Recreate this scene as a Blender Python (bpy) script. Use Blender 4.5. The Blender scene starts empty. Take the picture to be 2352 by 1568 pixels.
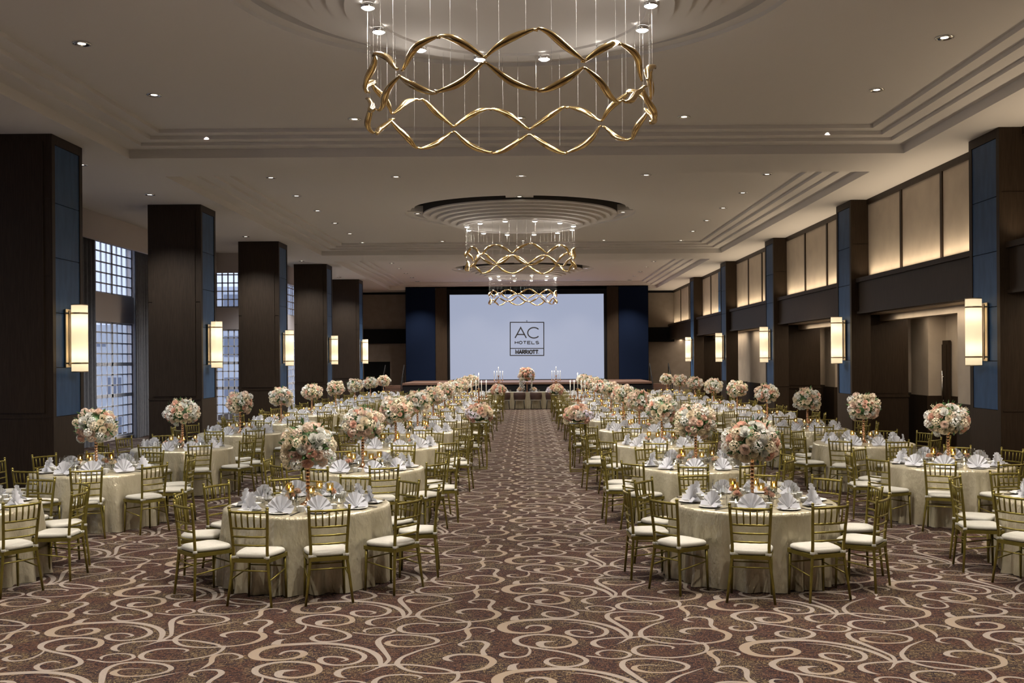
import bpy, math, random
from math import sin, cos, pi, radians, sqrt, atan2
from mathutils import Vector, Matrix
import numpy as np
SC = bpy.context.scene
COL = SC.collection
CAMH = 2.27
F = 2350.0
ROLL = 0.007
def R_(a, b): return random.uniform(a, b)

# ------------------------------------------------------------------ materials
def mat(name, col, rough=0.5, metal=0.0, spec=0.5, emit=None, estr=0.0, sheen=0.0):
    m = bpy.data.materials.new(name); m.use_nodes = True
    b = m.node_tree.nodes['Principled BSDF']
    b.inputs['Base Color'].default_value = (*col, 1)
    b.inputs['Roughness'].default_value = rough
    b.inputs['Metallic'].default_value = metal
    b.inputs['Specular IOR Level'].default_value = spec
    if sheen: b.inputs['Sheen Weight'].default_value = sheen
    if emit:
        b.inputs['Emission Color'].default_value = (*emit, 1)
        b.inputs['Emission Strength'].default_value = estr
    return m
def noise_col(m, c1, c2, scale, mapscale=(1, 1, 1), lo=0.35, hi=0.65, bump=0.0, bscale=None, detail=4, dist=0.01):
    nt = m.node_tree; b = nt.nodes['Principled BSDF']
    tc = nt.nodes.new('ShaderNodeTexCoord'); mp = nt.nodes.new('ShaderNodeMapping')
    mp.inputs['Scale'].default_value = mapscale
    n = nt.nodes.new('ShaderNodeTexNoise'); n.inputs['Scale'].default_value = scale; n.inputs['Detail'].default_value = detail
    r = nt.nodes.new('ShaderNodeValToRGB')
    r.color_ramp.elements[0].position = lo; r.color_ramp.elements[0].color = (*c1, 1)
    r.color_ramp.elements[1].position = hi; r.color_ramp.elements[1].color = (*c2, 1)
    L = nt.links.new
    L(tc.outputs['Object'], mp.inputs['Vector']); L(mp.outputs[0], n.inputs['Vector'])
    L(n.outputs['Fac'], r.inputs['Fac']); L(r.outputs[0], b.inputs['Base Color'])
    if bump:
        n2 = n
        if bscale:
            n2 = nt.nodes.new('ShaderNodeTexNoise'); n2.inputs['Scale'].default_value = bscale; n2.inputs['Detail'].default_value = 3
            L(mp.outputs[0], n2.inputs['Vector'])
        bp = nt.nodes.new('ShaderNodeBump'); bp.inputs['Strength'].default_value = bump; bp.inputs['Distance'].default_value = dist
        L(n2.outputs['Fac'], bp.inputs['Height']); L(bp.outputs[0], b.inputs['Normal'])
    return m
def glass_mat(name, tint=(1, 1, 1), refl=0.5, rough=0.03):
    m = bpy.data.materials.new(name); m.use_nodes = True
    nt = m.node_tree; nt.nodes.clear()
    o = nt.nodes.new('ShaderNodeOutputMaterial'); t = nt.nodes.new('ShaderNodeBsdfTransparent'); g = nt.nodes.new('ShaderNodeBsdfGlossy')
    t.inputs[0].default_value = (*tint, 1); g.inputs['Roughness'].default_value = rough
    lw = nt.nodes.new('ShaderNodeLayerWeight'); lw.inputs['Blend'].default_value = .5
    pw = nt.nodes.new('ShaderNodeMath'); pw.operation = 'POWER'; pw.inputs[1].default_value = 3.0
    mu = nt.nodes.new('ShaderNodeMath'); mu.operation = 'MULTIPLY_ADD'; mu.inputs[1].default_value = refl; mu.inputs[2].default_value = .03
    mx = nt.nodes.new('ShaderNodeMixShader'); L = nt.links.new
    L(lw.outputs['Facing'], pw.inputs[0]); L(pw.outputs[0], mu.inputs[0]); L(mu.outputs[0], mx.inputs[0]); L(t.outputs[0], mx.inputs[1]); L(g.outputs[0], mx.inputs[2]); L(mx.outputs[0], o.inputs[0])
    return m
def trans_cloth(name, col, tr=0.3):
    m = bpy.data.materials.new(name); m.use_nodes = True
    nt = m.node_tree; nt.nodes.clear()
    o = nt.nodes.new('ShaderNodeOutputMaterial'); d = nt.nodes.new('ShaderNodeBsdfDiffuse'); t = nt.nodes.new('ShaderNodeBsdfTranslucent')
    d.inputs[0].default_value = (*col, 1); t.inputs[0].default_value = (*col, 1)
    mx = nt.nodes.new('ShaderNodeMixShader'); mx.inputs[0].default_value = tr; L = nt.links.new
    L(d.outputs[0], mx.inputs[1]); L(t.outputs[0], mx.inputs[2]); L(mx.outputs[0], o.inputs[0])
    return m
M = {}
M['ceil'] = mat('ceiling_plaster', (.78, .74, .70), .85, spec=.2)
M['slot'] = mat('slot_shade_tone', (.07, .064, .058), .9, spec=.1)  # near-black tone puts the recess shade into the slot's colour
M['wood'] = noise_col(mat('dark_wood', (.03, .02, .015), .5, spec=.14), (.030, .020, .0125), (.044, .029, .018), 6, (14, 14, .6), bump=.05)
M['woodred'] = noise_col(mat('brown_wood', (.09, .05, .035), .4), (.10, .055, .04), (.15, .085, .06), 6, (.6, 14, 14))
M['black'] = mat('black_paint', (.010, .010, .011), .8, spec=.15)
M['blue'] = noise_col(mat('blue_fabric', (.03, .075, .17), .5, spec=.25), (.025, .066, .15), (.036, .088, .19), 3, (3, 3, .7), bump=.1, bscale=200)
M['navy'] = noise_col(mat('navy_fabric', (.01, .02, .05), .9, spec=.1), (.0035, .008, .024), (.005, .011, .032), 40, (1, 1, 1))
M['beige'] = noise_col(mat('beige_panel', (.50, .42, .32), .8), (.46, .385, .30), (.53, .45, .35), 2, (1, 1, 1), bump=.05, bscale=300)
M['taupe'] = noise_col(mat('taupe_wall', (.30, .25, .20), .85), (.28, .23, .185), (.32, .265, .215), 3)
M['wallgrey'] = mat('grey_wall', (.62, .55, .52), .85)
M['winframe'] = mat('window_frame_paint', (.80, .80, .84), .5)
M['pane'] = glass_mat('window_glass', (.95, .97, 1.0), .18, .02)
M['curtain'] = noise_col(mat('grey_curtain', (.085, .085, .095), .9, sheen=.3), (.12, .12, .13), (.16, .16, .17), 60, (1, 1, .2))
M['brass'] = mat('brass', (.50, .40, .27), .3, 1.0)
M['shade'] = trans_cloth('lamp_shade_fabric', (.93, .88, .76), .6)
nt = M['shade'].node_tree; ad = nt.nodes.new('ShaderNodeAddShader'); em = nt.nodes.new('ShaderNodeEmission')
em.inputs[0].default_value = (1, .84, .58, 1); em.inputs[1].default_value = .2
om = [n for n in nt.nodes if n.type == 'OUTPUT_MATERIAL'][0]; nt.links.new(om.inputs[0].links[0].from_socket, ad.inputs[0]); nt.links.new(em.outputs[0], ad.inputs[1]); nt.links.new(ad.outputs[0], om.inputs[0])
M['bulb'] = mat('bulb_glow', (1, 1, 1), .4, emit=(1, .95, .88), estr=12)
M['dglow'] = mat('downlight_glow', (1, 1, 1), .4, emit=(1, .9, .75), estr=3.2)
M['chrome'] = mat('chrome', (.75, .74, .72), .15, 1.0)
M['goldglass'] = mat('polished_gold', (.60, .43, .20), .17, 1.0)
M['wire'] = mat('steel_wire', (.22, .21, .20), .5)
M['screen'] = mat('screen_glow', (.02, .02, .02), .5, emit=(.385, .43, .575), estr=.60)
M['logo'] = mat('logo_black', (.01, .01, .012), .6)
M['chair'] = noise_col(mat('gold_lacquer', (.36, .26, .05), .30, .6), (.175, .140, .028), (.225, .180, .037), 14)
M['cushion'] = noise_col(mat('cream_cushion_fabric', (.62, .59, .51), .8, sheen=.1), (.42, .40, .34), (.47, .45, .385), 90, bump=.08)
M['cloth'] = noise_col(mat('champagne_satin', (.62, .56, .44), .30, .45, .6), (.45, .40, .275), (.54, .485, .35), 5, (1, 1, .5), bump=.55, bscale=30, dist=.02)
M['napkin'] = trans_cloth('white_napkin_cloth', (.66, .665, .70), .25)
M['china'] = mat('white_china', (.80, .79, .76), .15)
M['glass'] = glass_mat('clear_glass', (.98, .985, .985), .85)
M['amber'] = glass_mat('amber_mercury_glass', (.97, .86, .58), .5, .15)
M['flame'] = mat('candle_flame', (1, .8, .4), .5, emit=(1, .80, .50), estr=7)
M['wax'] = mat('ivory_wax', (.85, .82, .74), .4, emit=(1, .8, .5), estr=.05)
M['rosegold'] = mat('rose_gold', (.72, .43, .27), .22, 1.0)
M['stick'] = mat('black_chopstick', (.02, .015, .012), .35)
M['peach'] = trans_cloth('peach_petal', (.93, .61, .48), .35)
M['blush'] = trans_cloth('blush_petal', (.93, .73, .60), .35)
M['cream'] = trans_cloth('cream_petal', (.92, .80, .60), .35)
M['white'] = trans_cloth('white_petal', (.92, .90, .83), .35)
M['lilac'] = trans_cloth('lilac_petal', (.76, .70, .80), .35)
M['leaf'] = noise_col(mat('green_leaf', (.05, .12, .035), .55), (.035, .085, .025), (.10, .20, .06), 12)
M['tan'] = mat('brown_leather', (.065, .034, .027), .5)
M['leg'] = mat('dark_leg', (.02, .016, .014), .4)
M['sky_building'] = mat('pale_facade', (.55, .57, .62), .8)
M['bwin'] = mat('facade_window', (.20, .22, .28), .3)

# ------------------------------------------------------------------ mesh helpers
class MB:
    def __init__(s): s.v = []; s.f = []; s.m = []; s.sm = []
    def add(s, vs, fs, mi=0, smooth=False):
        o = len(s.v); s.v += [tuple(v) for v in vs]
        for f in fs: s.f.append(tuple(i + o for i in f)); s.m.append(mi); s.sm.append(smooth)
    def merge(s, other, mtx=None, mmap=None):
        o = len(s.v)
        s.v += [tuple(mtx @ Vector(v)) for v in other.v] if mtx else other.v
        for f, mi, sm in zip(other.f, other.m, other.sm):
            s.f.append(tuple(i + o for i in f)); s.m.append(mmap[mi] if mmap else mi); s.sm.append(sm)
    def box(s, x0, x1, y0, y1, z0, z1, mi=0):
        vs = [(x0, y0, z0), (x1, y0, z0), (x1, y1, z0), (x0, y1, z0), (x0, y0, z1), (x1, y0, z1), (x1, y1, z1), (x0, y1, z1)]
        s.add(vs, [(0, 3, 2, 1), (4, 5, 6, 7), (0, 1, 5, 4), (1, 2, 6, 5), (2, 3, 7, 6), (3, 0, 4, 7)], mi)
        return s
    def tube(s, pts, rad, n=8, mi=0, caps=True, flat=1.0):
        pts = [Vector(p) for p in pts]; k = len(pts)
        if not hasattr(rad, '__len__'): rad = [rad] * k
        t0 = (pts[1] - pts[0]).normalized()
        up = Vector((0, 0, 1)) if abs(t0.z) < .9 else Vector((0, 1, 0))
        nrm = (up - t0 * up.dot(t0)).normalized(); vs = []; prev = t0
        for i, p in enumerate(pts):
            t = (pts[min(i + 1, k - 1)] - pts[max(i - 1, 0)]).normalized()
            ax = prev.cross(t)
            if ax.length > 1e-6: nrm = Matrix.Rotation(prev.angle(t), 3, ax.normalized()) @ nrm
            prev = t; bi = t.cross(nrm)
            for j in range(n):
                a = 2 * pi * j / n
                vs.append(p + (nrm * cos(a) * flat + bi * sin(a)) * rad[i])
        fs = [(i * n + j, i * n + (j + 1) % n, (i + 1) * n + (j + 1) % n, (i + 1) * n + j) for i in range(k - 1) for j in range(n)]
        s.add(vs, fs, mi, True)
        if caps:
            o = len(s.v) - k * n
            s.f.append(tuple(o + j for j in reversed(range(n)))); s.m.append(mi); s.sm.append(False)
            s.f.append(tuple(o + (k - 1) * n + j for j in range(n))); s.m.append(mi); s.sm.append(False)
        return s
    def lathe(s, prof, n=16, c=(0, 0, 0), mi=0, smooth=True, cap0=False, cap1=False, a0=0, a1=2 * pi):
        full = abs(a1 - a0 - 2 * pi) < 1e-6; nn = n if full else n + 1; vs = []
        for r, z in prof:
            for j in range(nn):
                a = a0 + (a1 - a0) * j / n
                vs.append((c[0] + r * cos(a), c[1] + r * sin(a), c[2] + z))
        fs = []
        for i in range(len(prof) - 1):
            for j in range(n):
                j2 = (j + 1) % nn
                fs.append((i * nn + j, i * nn + j2, (i + 1) * nn + j2, (i + 1) * nn + j))
        o = len(s.v); s.add(vs, fs, mi, smooth)
        if cap0: s.f.append(tuple(o + j for j in reversed(range(nn)))); s.m.append(mi); s.sm.append(False)
        if cap1: s.f.append(tuple(o + (len(prof) - 1) * nn + j for j in range(nn))); s.m.append(mi); s.sm.append(False)
        return s
    def grid(s, fn, nu, nv, mi=0, smooth=True, closeu=False):
        vs = [fn(i / (nu if closeu else nu), j / nv) for j in range(nv + 1) for i in range(nu if closeu else nu + 1)]
        w = nu if closeu else nu + 1
        fs = [(j * w + i, j * w + (i + 1) % w, (j + 1) * w + (i + 1) % w, (j + 1) * w + i) for j in range(nv) for i in range(nu)]
        s.add(vs, fs, mi, smooth); return s
    def mesh(s, name, mats):
        me = bpy.data.meshes.new(name); me.from_pydata(s.v, [], s.f)
        for m in (mats if isinstance(mats, (list, tuple)) else [mats]): me.materials.append(m)
        if s.f:
            me.polygons.foreach_set('material_index', s.m); me.polygons.foreach_set('use_smooth', s.sm)
        me.update(); return me

def link(name, me, parent=None, loc=None, rot=None, scale=None):
    o = bpy.data.objects.new(name, me); COL.objects.link(o)
    if parent is not None: o.parent = parent
    if loc is not None: o.location = loc
    if rot is not None: o.rotation_euler = rot
    if scale is not None: o.scale = (scale,) * 3 if not hasattr(scale, '__len__') else scale
    return o
def tag(o, label, cat, group=None):
    o['label'] = label; o['category'] = cat
    if group: o['group'] = group
    return o
def thing(name, label, cat, loc=(0, 0, 0), rz=0, group=None):
    o = link(name, None, None, loc, (0, 0, rz)); o.empty_display_size = .1
    return tag(o, label, cat, group)
def struct(name, mb, mats, parent=None):
    o = link(name, mb.mesh(name, mats), parent)
    if parent is None: o['kind'] = 'structure'
    return o
ORD = ['first', 'second', 'third', 'fourth', 'fifth', 'sixth', 'seventh', 'eighth', 'ninth', 'tenth', 'eleventh', 'twelfth', 'thirteenth', 'fourteenth']
def unroll(x, y):
    dx, dy = x - 1210, y - 824
    return dx - dy * ROLL, dx * ROLL + dy
def floor_pt(x, y):
    dx, dy = unroll(x, y)
    return (dx * CAMH / dy, F * CAMH / dy)

# ------------------------------------------------------------------ dimensions (heights absolute)
HS = CAMH + 3.82            # lower soffit, also column tops
STEPS = [(0.0, 3.82, 3.985), (.35, 3.985, 4.04), (.62, 4.04, 4.105), (.87, 4.105, 4.17)]
HC = CAMH + 4.17
HRING = CAMH + 3.79
XC = -.16
COFF = [(-7.45, 7.12, 3.0, 19.25), (-7.45, 7.12, 21.15, 37.35), (-7.45, 7.12, 39.6, 56.0)]
CHZ = [11.3, 29.4, 47.6]
COLY = [17.1 + 7.82 * k for k in range(-1, 5)]
COLD = 1.17
YB = 58.0
ROWZ = [10.75 + 3.6 * k for k in range(10)]
RX = {'lo': -6.05, 'li': -2.31, 'ri': 2.36, 'ro': 5.9}

# ------------------------------------------------------------------ floor with carpet pattern
A_ = lambda x, y: floor_pt(560 + x / 5.88, 1420 + y / 5.88)
B_ = lambda x, y: floor_pt(860 + x / 5.88, 1420 + y / 5.88)
C_ = lambda x, y: floor_pt(900 + x / 4.704, 1330 + y / 4.704)
STROKES = [
 (A_, [(1850,650,.030),(1840,560,.045),(1790,490,.055),(1680,430,.055),(1500,380,.055),(1250,345,.06),(1000,335,.065),(750,345,.07),(520,360,.075),(350,385,.08),(200,430,.085),(130,490,.088),(180,540,.07),(330,560,.05),(520,555,.035),(680,535,.045),(790,500,.06),(815,470,.062),(760,442,.05),(640,437,.04),(540,455,.035),(480,490,.022)], (8, 17)),
 (A_, [(430,352,.085),(450,320,.07),(490,295,.05),(575,275,.005)], None),
 (A_, [(1050,380,.003),(1300,395,.02),(1480,430,.032),(1600,480,.042),(1630,520,.045),(1580,570,.042),(1450,615,.036),(1250,630,.032),(1100,610,.04),(1030,570,.05),(1060,530,.042),(1180,515,.034),(1300,522,.032),(1375,540,.032),(1390,560,.028),(1310,580,.015)], None),
 (C_, [(1725,218,.005),(1630,222,.05),(1580,232,.072),(1600,258,.055),(1700,268,.045),(1800,262,.045),(1890,240,.05),(1895,215,.052),(1830,185,.05),(1700,168,.042),(1550,165,.042),(1430,178,.048),(1355,205,.058),(1375,235,.05),(1450,256,.042),(1600,278,.036),(1750,297,.036),(1880,320,.038),(1975,348,.042),(2000,373,.045),(1940,400,.04),(1830,415,.036),(1720,410,.038),(1640,385,.045),(1650,360,.036),(1720,347,.028),(1805,357,.012)], (4, 8)),
 (A_, [(1470,190,.03),(1600,205,.026),(1750,222,.026),(1900,215,.03),(2010,185,.034),(2020,160,.032),(1950,135,.028),(1800,125,.024),(1680,140,.03),(1625,165,.03),(1650,190,.012)], None),
 (A_, [(836,90,.012),(830,130,.022),(760,180,.028),(650,205,.03),(520,208,.036),(440,190,.045),(455,165,.034),(530,148,.024),(630,156,.006)], None),
 (B_, [(110,640,.03),(185,575,.034),(192,530,.034),(120,430,.045),(60,350,.054),(55,300,.05),(110,255,.042),(200,232,.036),(330,222,.034),(500,225,.034),(680,242,.036),(800,268,.04),(855,300,.042),(810,335,.034),(680,365,.028),(480,380,.027),(300,375,.034),(180,345,.055),(200,312,.042),(280,298,.02),(420,294,.012),(590,304,.003)], (15, 19)),
 (A_, [(1595,747,.004),(1720,705,.018),(1840,655,.026),(1980,632,.02)], None),
 (A_, [(1395,808,.004),(1300,782,.04),(1262,745,.055),(1300,702,.045),(1420,665,.034),(1600,645,.032),(1800,635,.034),(2055,625,.04),(2214,625,.036),(2414,640,.034),(2614,670,.036),(2764,700,.034),(2870,745,.03)], None),
 (B_, [(1265,35,.032),(1285,80,.034),(1240,130,.03),(1130,165,.028),(950,195,.03),(750,210,.03),(560,205,.032),(400,185,.04),(338,150,.048),(370,108,.042),(480,77,.034),(650,67,.03),(800,75,.03),(862,92,.028),(828,112,.008)], None),
 (B_, [(1040,325,.003),(850,370,.018),(650,420,.026),(480,480,.032),(370,530,.038),(310,595,.047),(330,640,.042),(420,690,.036),(560,725,.034),(750,742,.03),(950,742,.03),(1150,730,.034),(1330,710,.036),(1500,670,.046),(1590,610,.058),(1598,570,.06),(1530,525,.055),(1400,495,.046),(1200,485,.042),(1050,500,.045),(962,535,.052),(990,562,.04),(1065,582,.006)], (12, 17)),
 (B_, [(1490,500,.05),(1462,440,.038),(1510,380,.045),(1522,342,.05),(1450,312,.04),(1330,308,.03),(1220,320,.034),(1152,350,.036),(1185,374,.028),(1265,388,.004)], None),
 (B_, [(1205,308,.003),(1260,270,.03),(1283,225,.042),(1258,190,.046),(1252,155,.048),(1330,130,.036),(1450,125,.03),(1560,145,.032),(1602,165,.034),(1570,185,.022),(1490,197,.004)], (2, 5)),
]
def catmull(P, per):
    P = np.array(P); n = len(P); out = []
    for i in range(n - 1):
        p0, p1, p2, p3 = P[max(i - 1, 0)], P[i], P[i + 1], P[min(i + 2, n - 1)]
        for k in range(per):
            t = k / per
            out.append(.5 * (2 * p1 + (p2 - p0) * t + (2 * p0 - 5 * p1 + 4 * p2 - p3) * t * t + (3 * p1 - p0 - 3 * p2 + p3) * t ** 3))
    out.append(P[-1]); return np.array(out)
def ribbon(per):
    V, Fc, T, Zl = [], [], [], []
    for si, (fn, pts, tanr) in enumerate(STROKES):
        P = [(*fn(x, y), w, 1.0 if tanr and tanr[0] <= i <= tanr[1] else 0.0) for i, (x, y, w) in enumerate(pts)]
        S = catmull(P, per)
        d = np.gradient(S[:, :2], axis=0); d /= np.maximum(np.linalg.norm(d, axis=1, keepdims=True), 1e-6)
        nr = np.stack([-d[:, 1], d[:, 0]], 1); w = np.maximum(S[:, 2:3], .003) * .475
        a, b = S[:, :2] + nr * w, S[:, :2] - nr * w
        o = len(V); k = len(S)
        for i in range(k): V += [tuple(a[i]), tuple(b[i])]; T += [min(max(S[i, 3], 0), 1)] * 2; Zl += [.0006 + .00012 * si] * 2
        Fc += [(o + 2 * i, o + 2 * i + 1, o + 2 * i + 3, o + 2 * i + 2) for i in range(k - 1)]
    return np.array(V), np.array(Fc), np.array(T), np.array(Zl)
def build_floor():
    hi, lo = ribbon(5), ribbon(2)
    la, lb = np.array((1.905, .715)), np.array((0, 1.43))
    VS = [np.array([(-13, -4, 0), (11.5, -4, 0), (11.5, 59, 0), (-13, 59, 0)], float)]; FS = [np.array([(0, 1, 2, 3)])]; TS = [np.zeros(4)]; off = 4
    ctr = hi[0].mean(0)
    for i in range(-8, 9):
        for j in range(-16, 52):
            sh = la * i + lb * j; c = ctr + sh
            if not (-11.6 < c[0] < 10.4 and -3 < c[1] < 57): continue
            V, Fc, T, Zl = hi if c[1] < 22 and abs(c[0]) < .62 * c[1] + 2.5 else lo
            vv = np.concatenate([V + sh, Zl[:, None]], 1)
            VS.append(vv); FS.append(Fc + off); TS.append(T); off += len(V)
    V = np.concatenate(VS); me = bpy.data.meshes.new('floor'); 
    Fq = np.concatenate(FS)
    me.vertices.add(len(V)); me.vertices.foreach_set('co', V.ravel())
    me.loops.add(len(Fq) * 4); me.loops.foreach_set('vertex_index', Fq.ravel().astype(np.int32))
    me.polygons.add(len(Fq)); me.polygons.foreach_set('loop_start', np.arange(len(Fq), dtype=np.int32) * 4)
    mi = np.ones(len(Fq), np.int32); mi[0] = 0
    me.update(calc_edges=True)
    me.polygons.foreach_set('material_index', mi)
    at = me.attributes.new('tan', 'FLOAT', 'POINT'); at.data.foreach_set('value', np.concatenate(TS).astype(np.float32))
    # woven dark ground
    m = mat('carpet_ground', (.06, .04, .035), .95, spec=.1); nt = m.node_tree; b = nt.nodes['Principled BSDF']; L = nt.links.new
    tc = nt.nodes.new('ShaderNodeTexCoord')
    def thr(sx, sy, lo, hi, off=0):
        mp = nt.nodes.new('ShaderNodeMapping'); mp.inputs['Scale'].default_value = (sx, sy, 1); mp.inputs['Location'].default_value = (off, off * .7, 0)
        n = nt.nodes.new('ShaderNodeTexNoise'); n.inputs['Scale'].default_value = 1; n.inputs['Detail'].default_value = 1.5
        r = nt.nodes.new('ShaderNodeMapRange'); r.inputs['From Min'].default_value = lo; r.inputs['From Max'].default_value = hi
        L(tc.outputs['Object'], mp.inputs[0]); L(mp.outputs[0], n.inputs['Vector']); L(n.outputs['Fac'], r.inputs['Value']); return r.outputs[0]
    def mix(f, c1, c2):
        x = nt.nodes.new('ShaderNodeMix'); x.data_type = 'RGBA'; L(f, x.inputs[0])
        for k, c in ((6, c1), (7, c2)):
            if isinstance(c, tuple): x.inputs[k].default_value = (*c, 1)
            else: L(c, x.inputs[k])
        return x.outputs[2]
    ground = mix(thr(1.3, 1.3, .42, .6), (.013, .0076, .0100), (.022, .0112, .0098))
    rust = mix(thr(3, 3, .45, .6, 7), (.105, .050, .030), (.165, .120, .062))
    c = mix(thr(30, 130, .555, .595), ground, rust)
    c = mix(thr(125, 26, .565, .605, 3), c, rust)
    c = mix(thr(30, 30, .56, .62, 17), c, (.014, .009, .014))
    c = mix(thr(8, 160, .59, .63, 11), c, (.095, .062, .042))
    c = mix(thr(120, 4, .70, .74, 5), c, (.08, .042, .03))
    L(c, b.inputs['Base Color'])
    m2 = mat('carpet_swirl', (.46, .37, .29), .95, spec=.1); nt = m2.node_tree; b = nt.nodes['Principled BSDF']; L = nt.links.new
    a = nt.nodes.new('ShaderNodeAttribute'); a.attribute_name = 'tan'
    tc = nt.nodes.new('ShaderNodeTexCoord')
    c = mix(a.outputs['Fac'], (.245, .208, .178), (.24, .185, .135))
    c = mix(thr(70, 70, .45, .7), c, (.215, .18, .152)); L(c, b.inputs['Base Color'])
    me.materials.append(m); me.materials.append(m2)
    o = link('floor', me); o['kind'] = 'structure'
build_floor()

# ------------------------------------------------------------------ ceiling
def build_ceiling():
    mb = MB(); x0, x1, y0, y1 = -12.2, 11.2, -4, 58.2
    def rect(a, b, c, d, z): mb.add([(a, c, z), (b, c, z), (b, d, z), (a, d, z)], [(0, 3, 2, 1)])
    rect(x0, -7.45, y0, y1, HS); rect(7.12, x1, y0, y1, HS)
    prev = y0
    for (a, b, c, d) in COFF:
        rect(-7.45, 7.12, prev, c, HS); prev = d
    rect(-7.45, 7.12, prev, y1, HS)
    for ci, (a, b, c, d) in enumerate(COFF):
        loops = []
        for (ins, h0, h1) in STEPS:
            for h in (h0, h1):
                z = CAMH + h
                loops.append([(a + ins, c + ins, z), (b - ins, c + ins, z), (b - ins, d - ins, z), (a + ins, d - ins, z)])
        for l0, l1 in zip(loops, loops[1:]):
            mb.add(l0 + l1, [(i, (i + 1) % 4, 4 + (i + 1) % 4, 4 + i) for i in range(4)])
        # top sheet with round opening
        ins = STEPS[-1][0]; xa, xb, ya, yb = a + ins, b - ins, c + ins, d - ins; cy = CHZ[ci]; N = 128; vs = []
        for k in range(N):
            t = 2 * pi * k / N; dx, dy = cos(t), sin(t)
            vs.append((XC + 3.3 * dx, cy + 3.3 * dy, HC))
            s = min([((xb - XC) / dx) if dx > 1e-6 else 1e9, ((xa - XC) / dx) if dx < -1e-6 else 1e9, ((yb - cy) / dy) if dy > 1e-6 else 1e9, ((ya - cy) / dy) if dy < -1e-6 else 1e9])
            vs.append((XC + s * dx, cy + s * dy, HC))
        mb.add(vs, [(2 * k, 2 * ((k + 1) % N), 2 * ((k + 1) % N) + 1, 2 * k + 1) for k in range(N)])
        for qx, qy in ((xa, ya), (xb, ya), (xb, yb), (xa, yb)):   # close the corners
            k = max(range(N), key=lambda k: (cos(2 * pi * k / N) * (qx - XC) + sin(2 * pi * k / N) * (qy - cy)))
            ids = sorted(range(N), key=lambda k: (vs[2 * k + 1][0] - qx) ** 2 + (vs[2 * k + 1][1] - qy) ** 2)
            p = next(i for i in ids if abs(vs[2 * i + 1][0] - qx) < 1e-4); q = next(i for i in ids if abs(vs[2 * i + 1][1] - qy) < 1e-4)
            mb.add([vs[2 * p + 1], vs[2 * q + 1], (qx, qy, HC)], [(0, 1, 2)])
    return struct('ceiling', mb, [M['ceil']])
build_ceiling()
def build_medallion(i, cy):
    mb = MB(); c = (XC, cy, 0)
    mb.lathe([(3.3, HC), (3.3, HC + .055), (3.13, HC + .055), (3.13, HC + .13), (3.02, HC + .13)], 128, c, 0, False)
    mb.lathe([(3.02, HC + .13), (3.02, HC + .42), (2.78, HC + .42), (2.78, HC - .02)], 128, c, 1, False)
    prof = [(2.78, HC - .02), (2.78, HC - .055)]
    z = HC - .055; r = 2.78
    for k in range(5):
        r -= .195; prof.append((r, z)); z -= (HC - .055 - HRING - .02) / 5; prof.append((r, z))
    prof += [(1.62, z), (1.62, HRING - .0), (1.50, HRING)]
    mb.lathe(prof, 128, c, 0, False)
    mb.lathe([(1.50, HRING), (1.50, HRING + .03), (0.001, HRING + .03)], 128, c, 0, False)
    for ang in (0, pi / 2, pi, 3 * pi / 2):
        m = Matrix.Translation((XC, cy, 0)) @ Matrix.Rotation(ang, 4, 'Z')
        q = MB(); q.box(2.45, 3.2, -.36, .36, HC + .03, HC + .2, 0); q.box(2.3, 2.75, -.3, .3, HC - .06, HC + .1, 0)
        mb.merge(q, m)
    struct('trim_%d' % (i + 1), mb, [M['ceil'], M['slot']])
for i, cy in enumerate(CHZ): build_medallion(i, cy)

# ------------------------------------------------------------------ walls
XL1, XL2, YJ = -12.0, -10.2, 37.3
def wall_with_openings(mb, plane, pos, a0, a1, z0, z1, ops, th, mi=0):
    """boxes around openings; plane 'x' = wall at x=pos running along y, 'y' = wall at y=pos running along x; th signed thickness"""
    def bx(u0, u1, w0, w1):
        if u1 - u0 < 1e-4 or w1 - w0 < 1e-4: return
        p0, p1 = min(pos, pos + th), max(pos, pos + th)
        if plane == 'x': mb.box(p0, p1, u0, u1, w0, w1, mi)
        else: mb.box(u0, u1, p0, p1, w0, w1, mi)
    ops = sorted(ops); cur = a0
    for (u0, u1, lst) in ops:
        bx(cur, u0, z0, z1); zc = z0
        for (w0, w1) in sorted(lst): bx(u0, u1, zc, w0); zc = w1
        bx(u0, u1, zc, z1); cur = u1
    bx(cur, a1, z0, z1)
WZ = [(.06, CAMH + 1.15), (CAMH + 1.95, CAMH + 3.45)]
W1 = (28.35, 31.35); W3 = (39.2, 47.9); W2 = (-11.75, -10.48)
mb = MB()
wall_with_openings(mb, 'x', XL1, -4, YJ, 0, HS + .4, [(W1[0], W1[1], WZ), (20.5, 23.5, WZ), (12.6, 15.6, WZ), (4.8, 7.8, WZ)], -.25)
wall_with_openings(mb, 'y', YJ, XL1 - .25, XL2 + .9, 0, HS + .4, [(W2[0], W2[1], WZ)], .25)
wall_with_openings(mb, 'x', XL2, YJ + .25, 58.2, 0, HS + .4, [(W3[0], W3[1], WZ)], -.25)
mb.box(-11.05, -10.95, -4, 36.2, CAMH + 3.12, HS); mb.box(-11.05, -9.65, 36.2, 36.3, CAMH + 3.12, HS); mb.box(-9.75, -9.65, 36.3, 58, CAMH + 3.12, HS)
struct('wall_left', mb, [M['wallgrey']])
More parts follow.
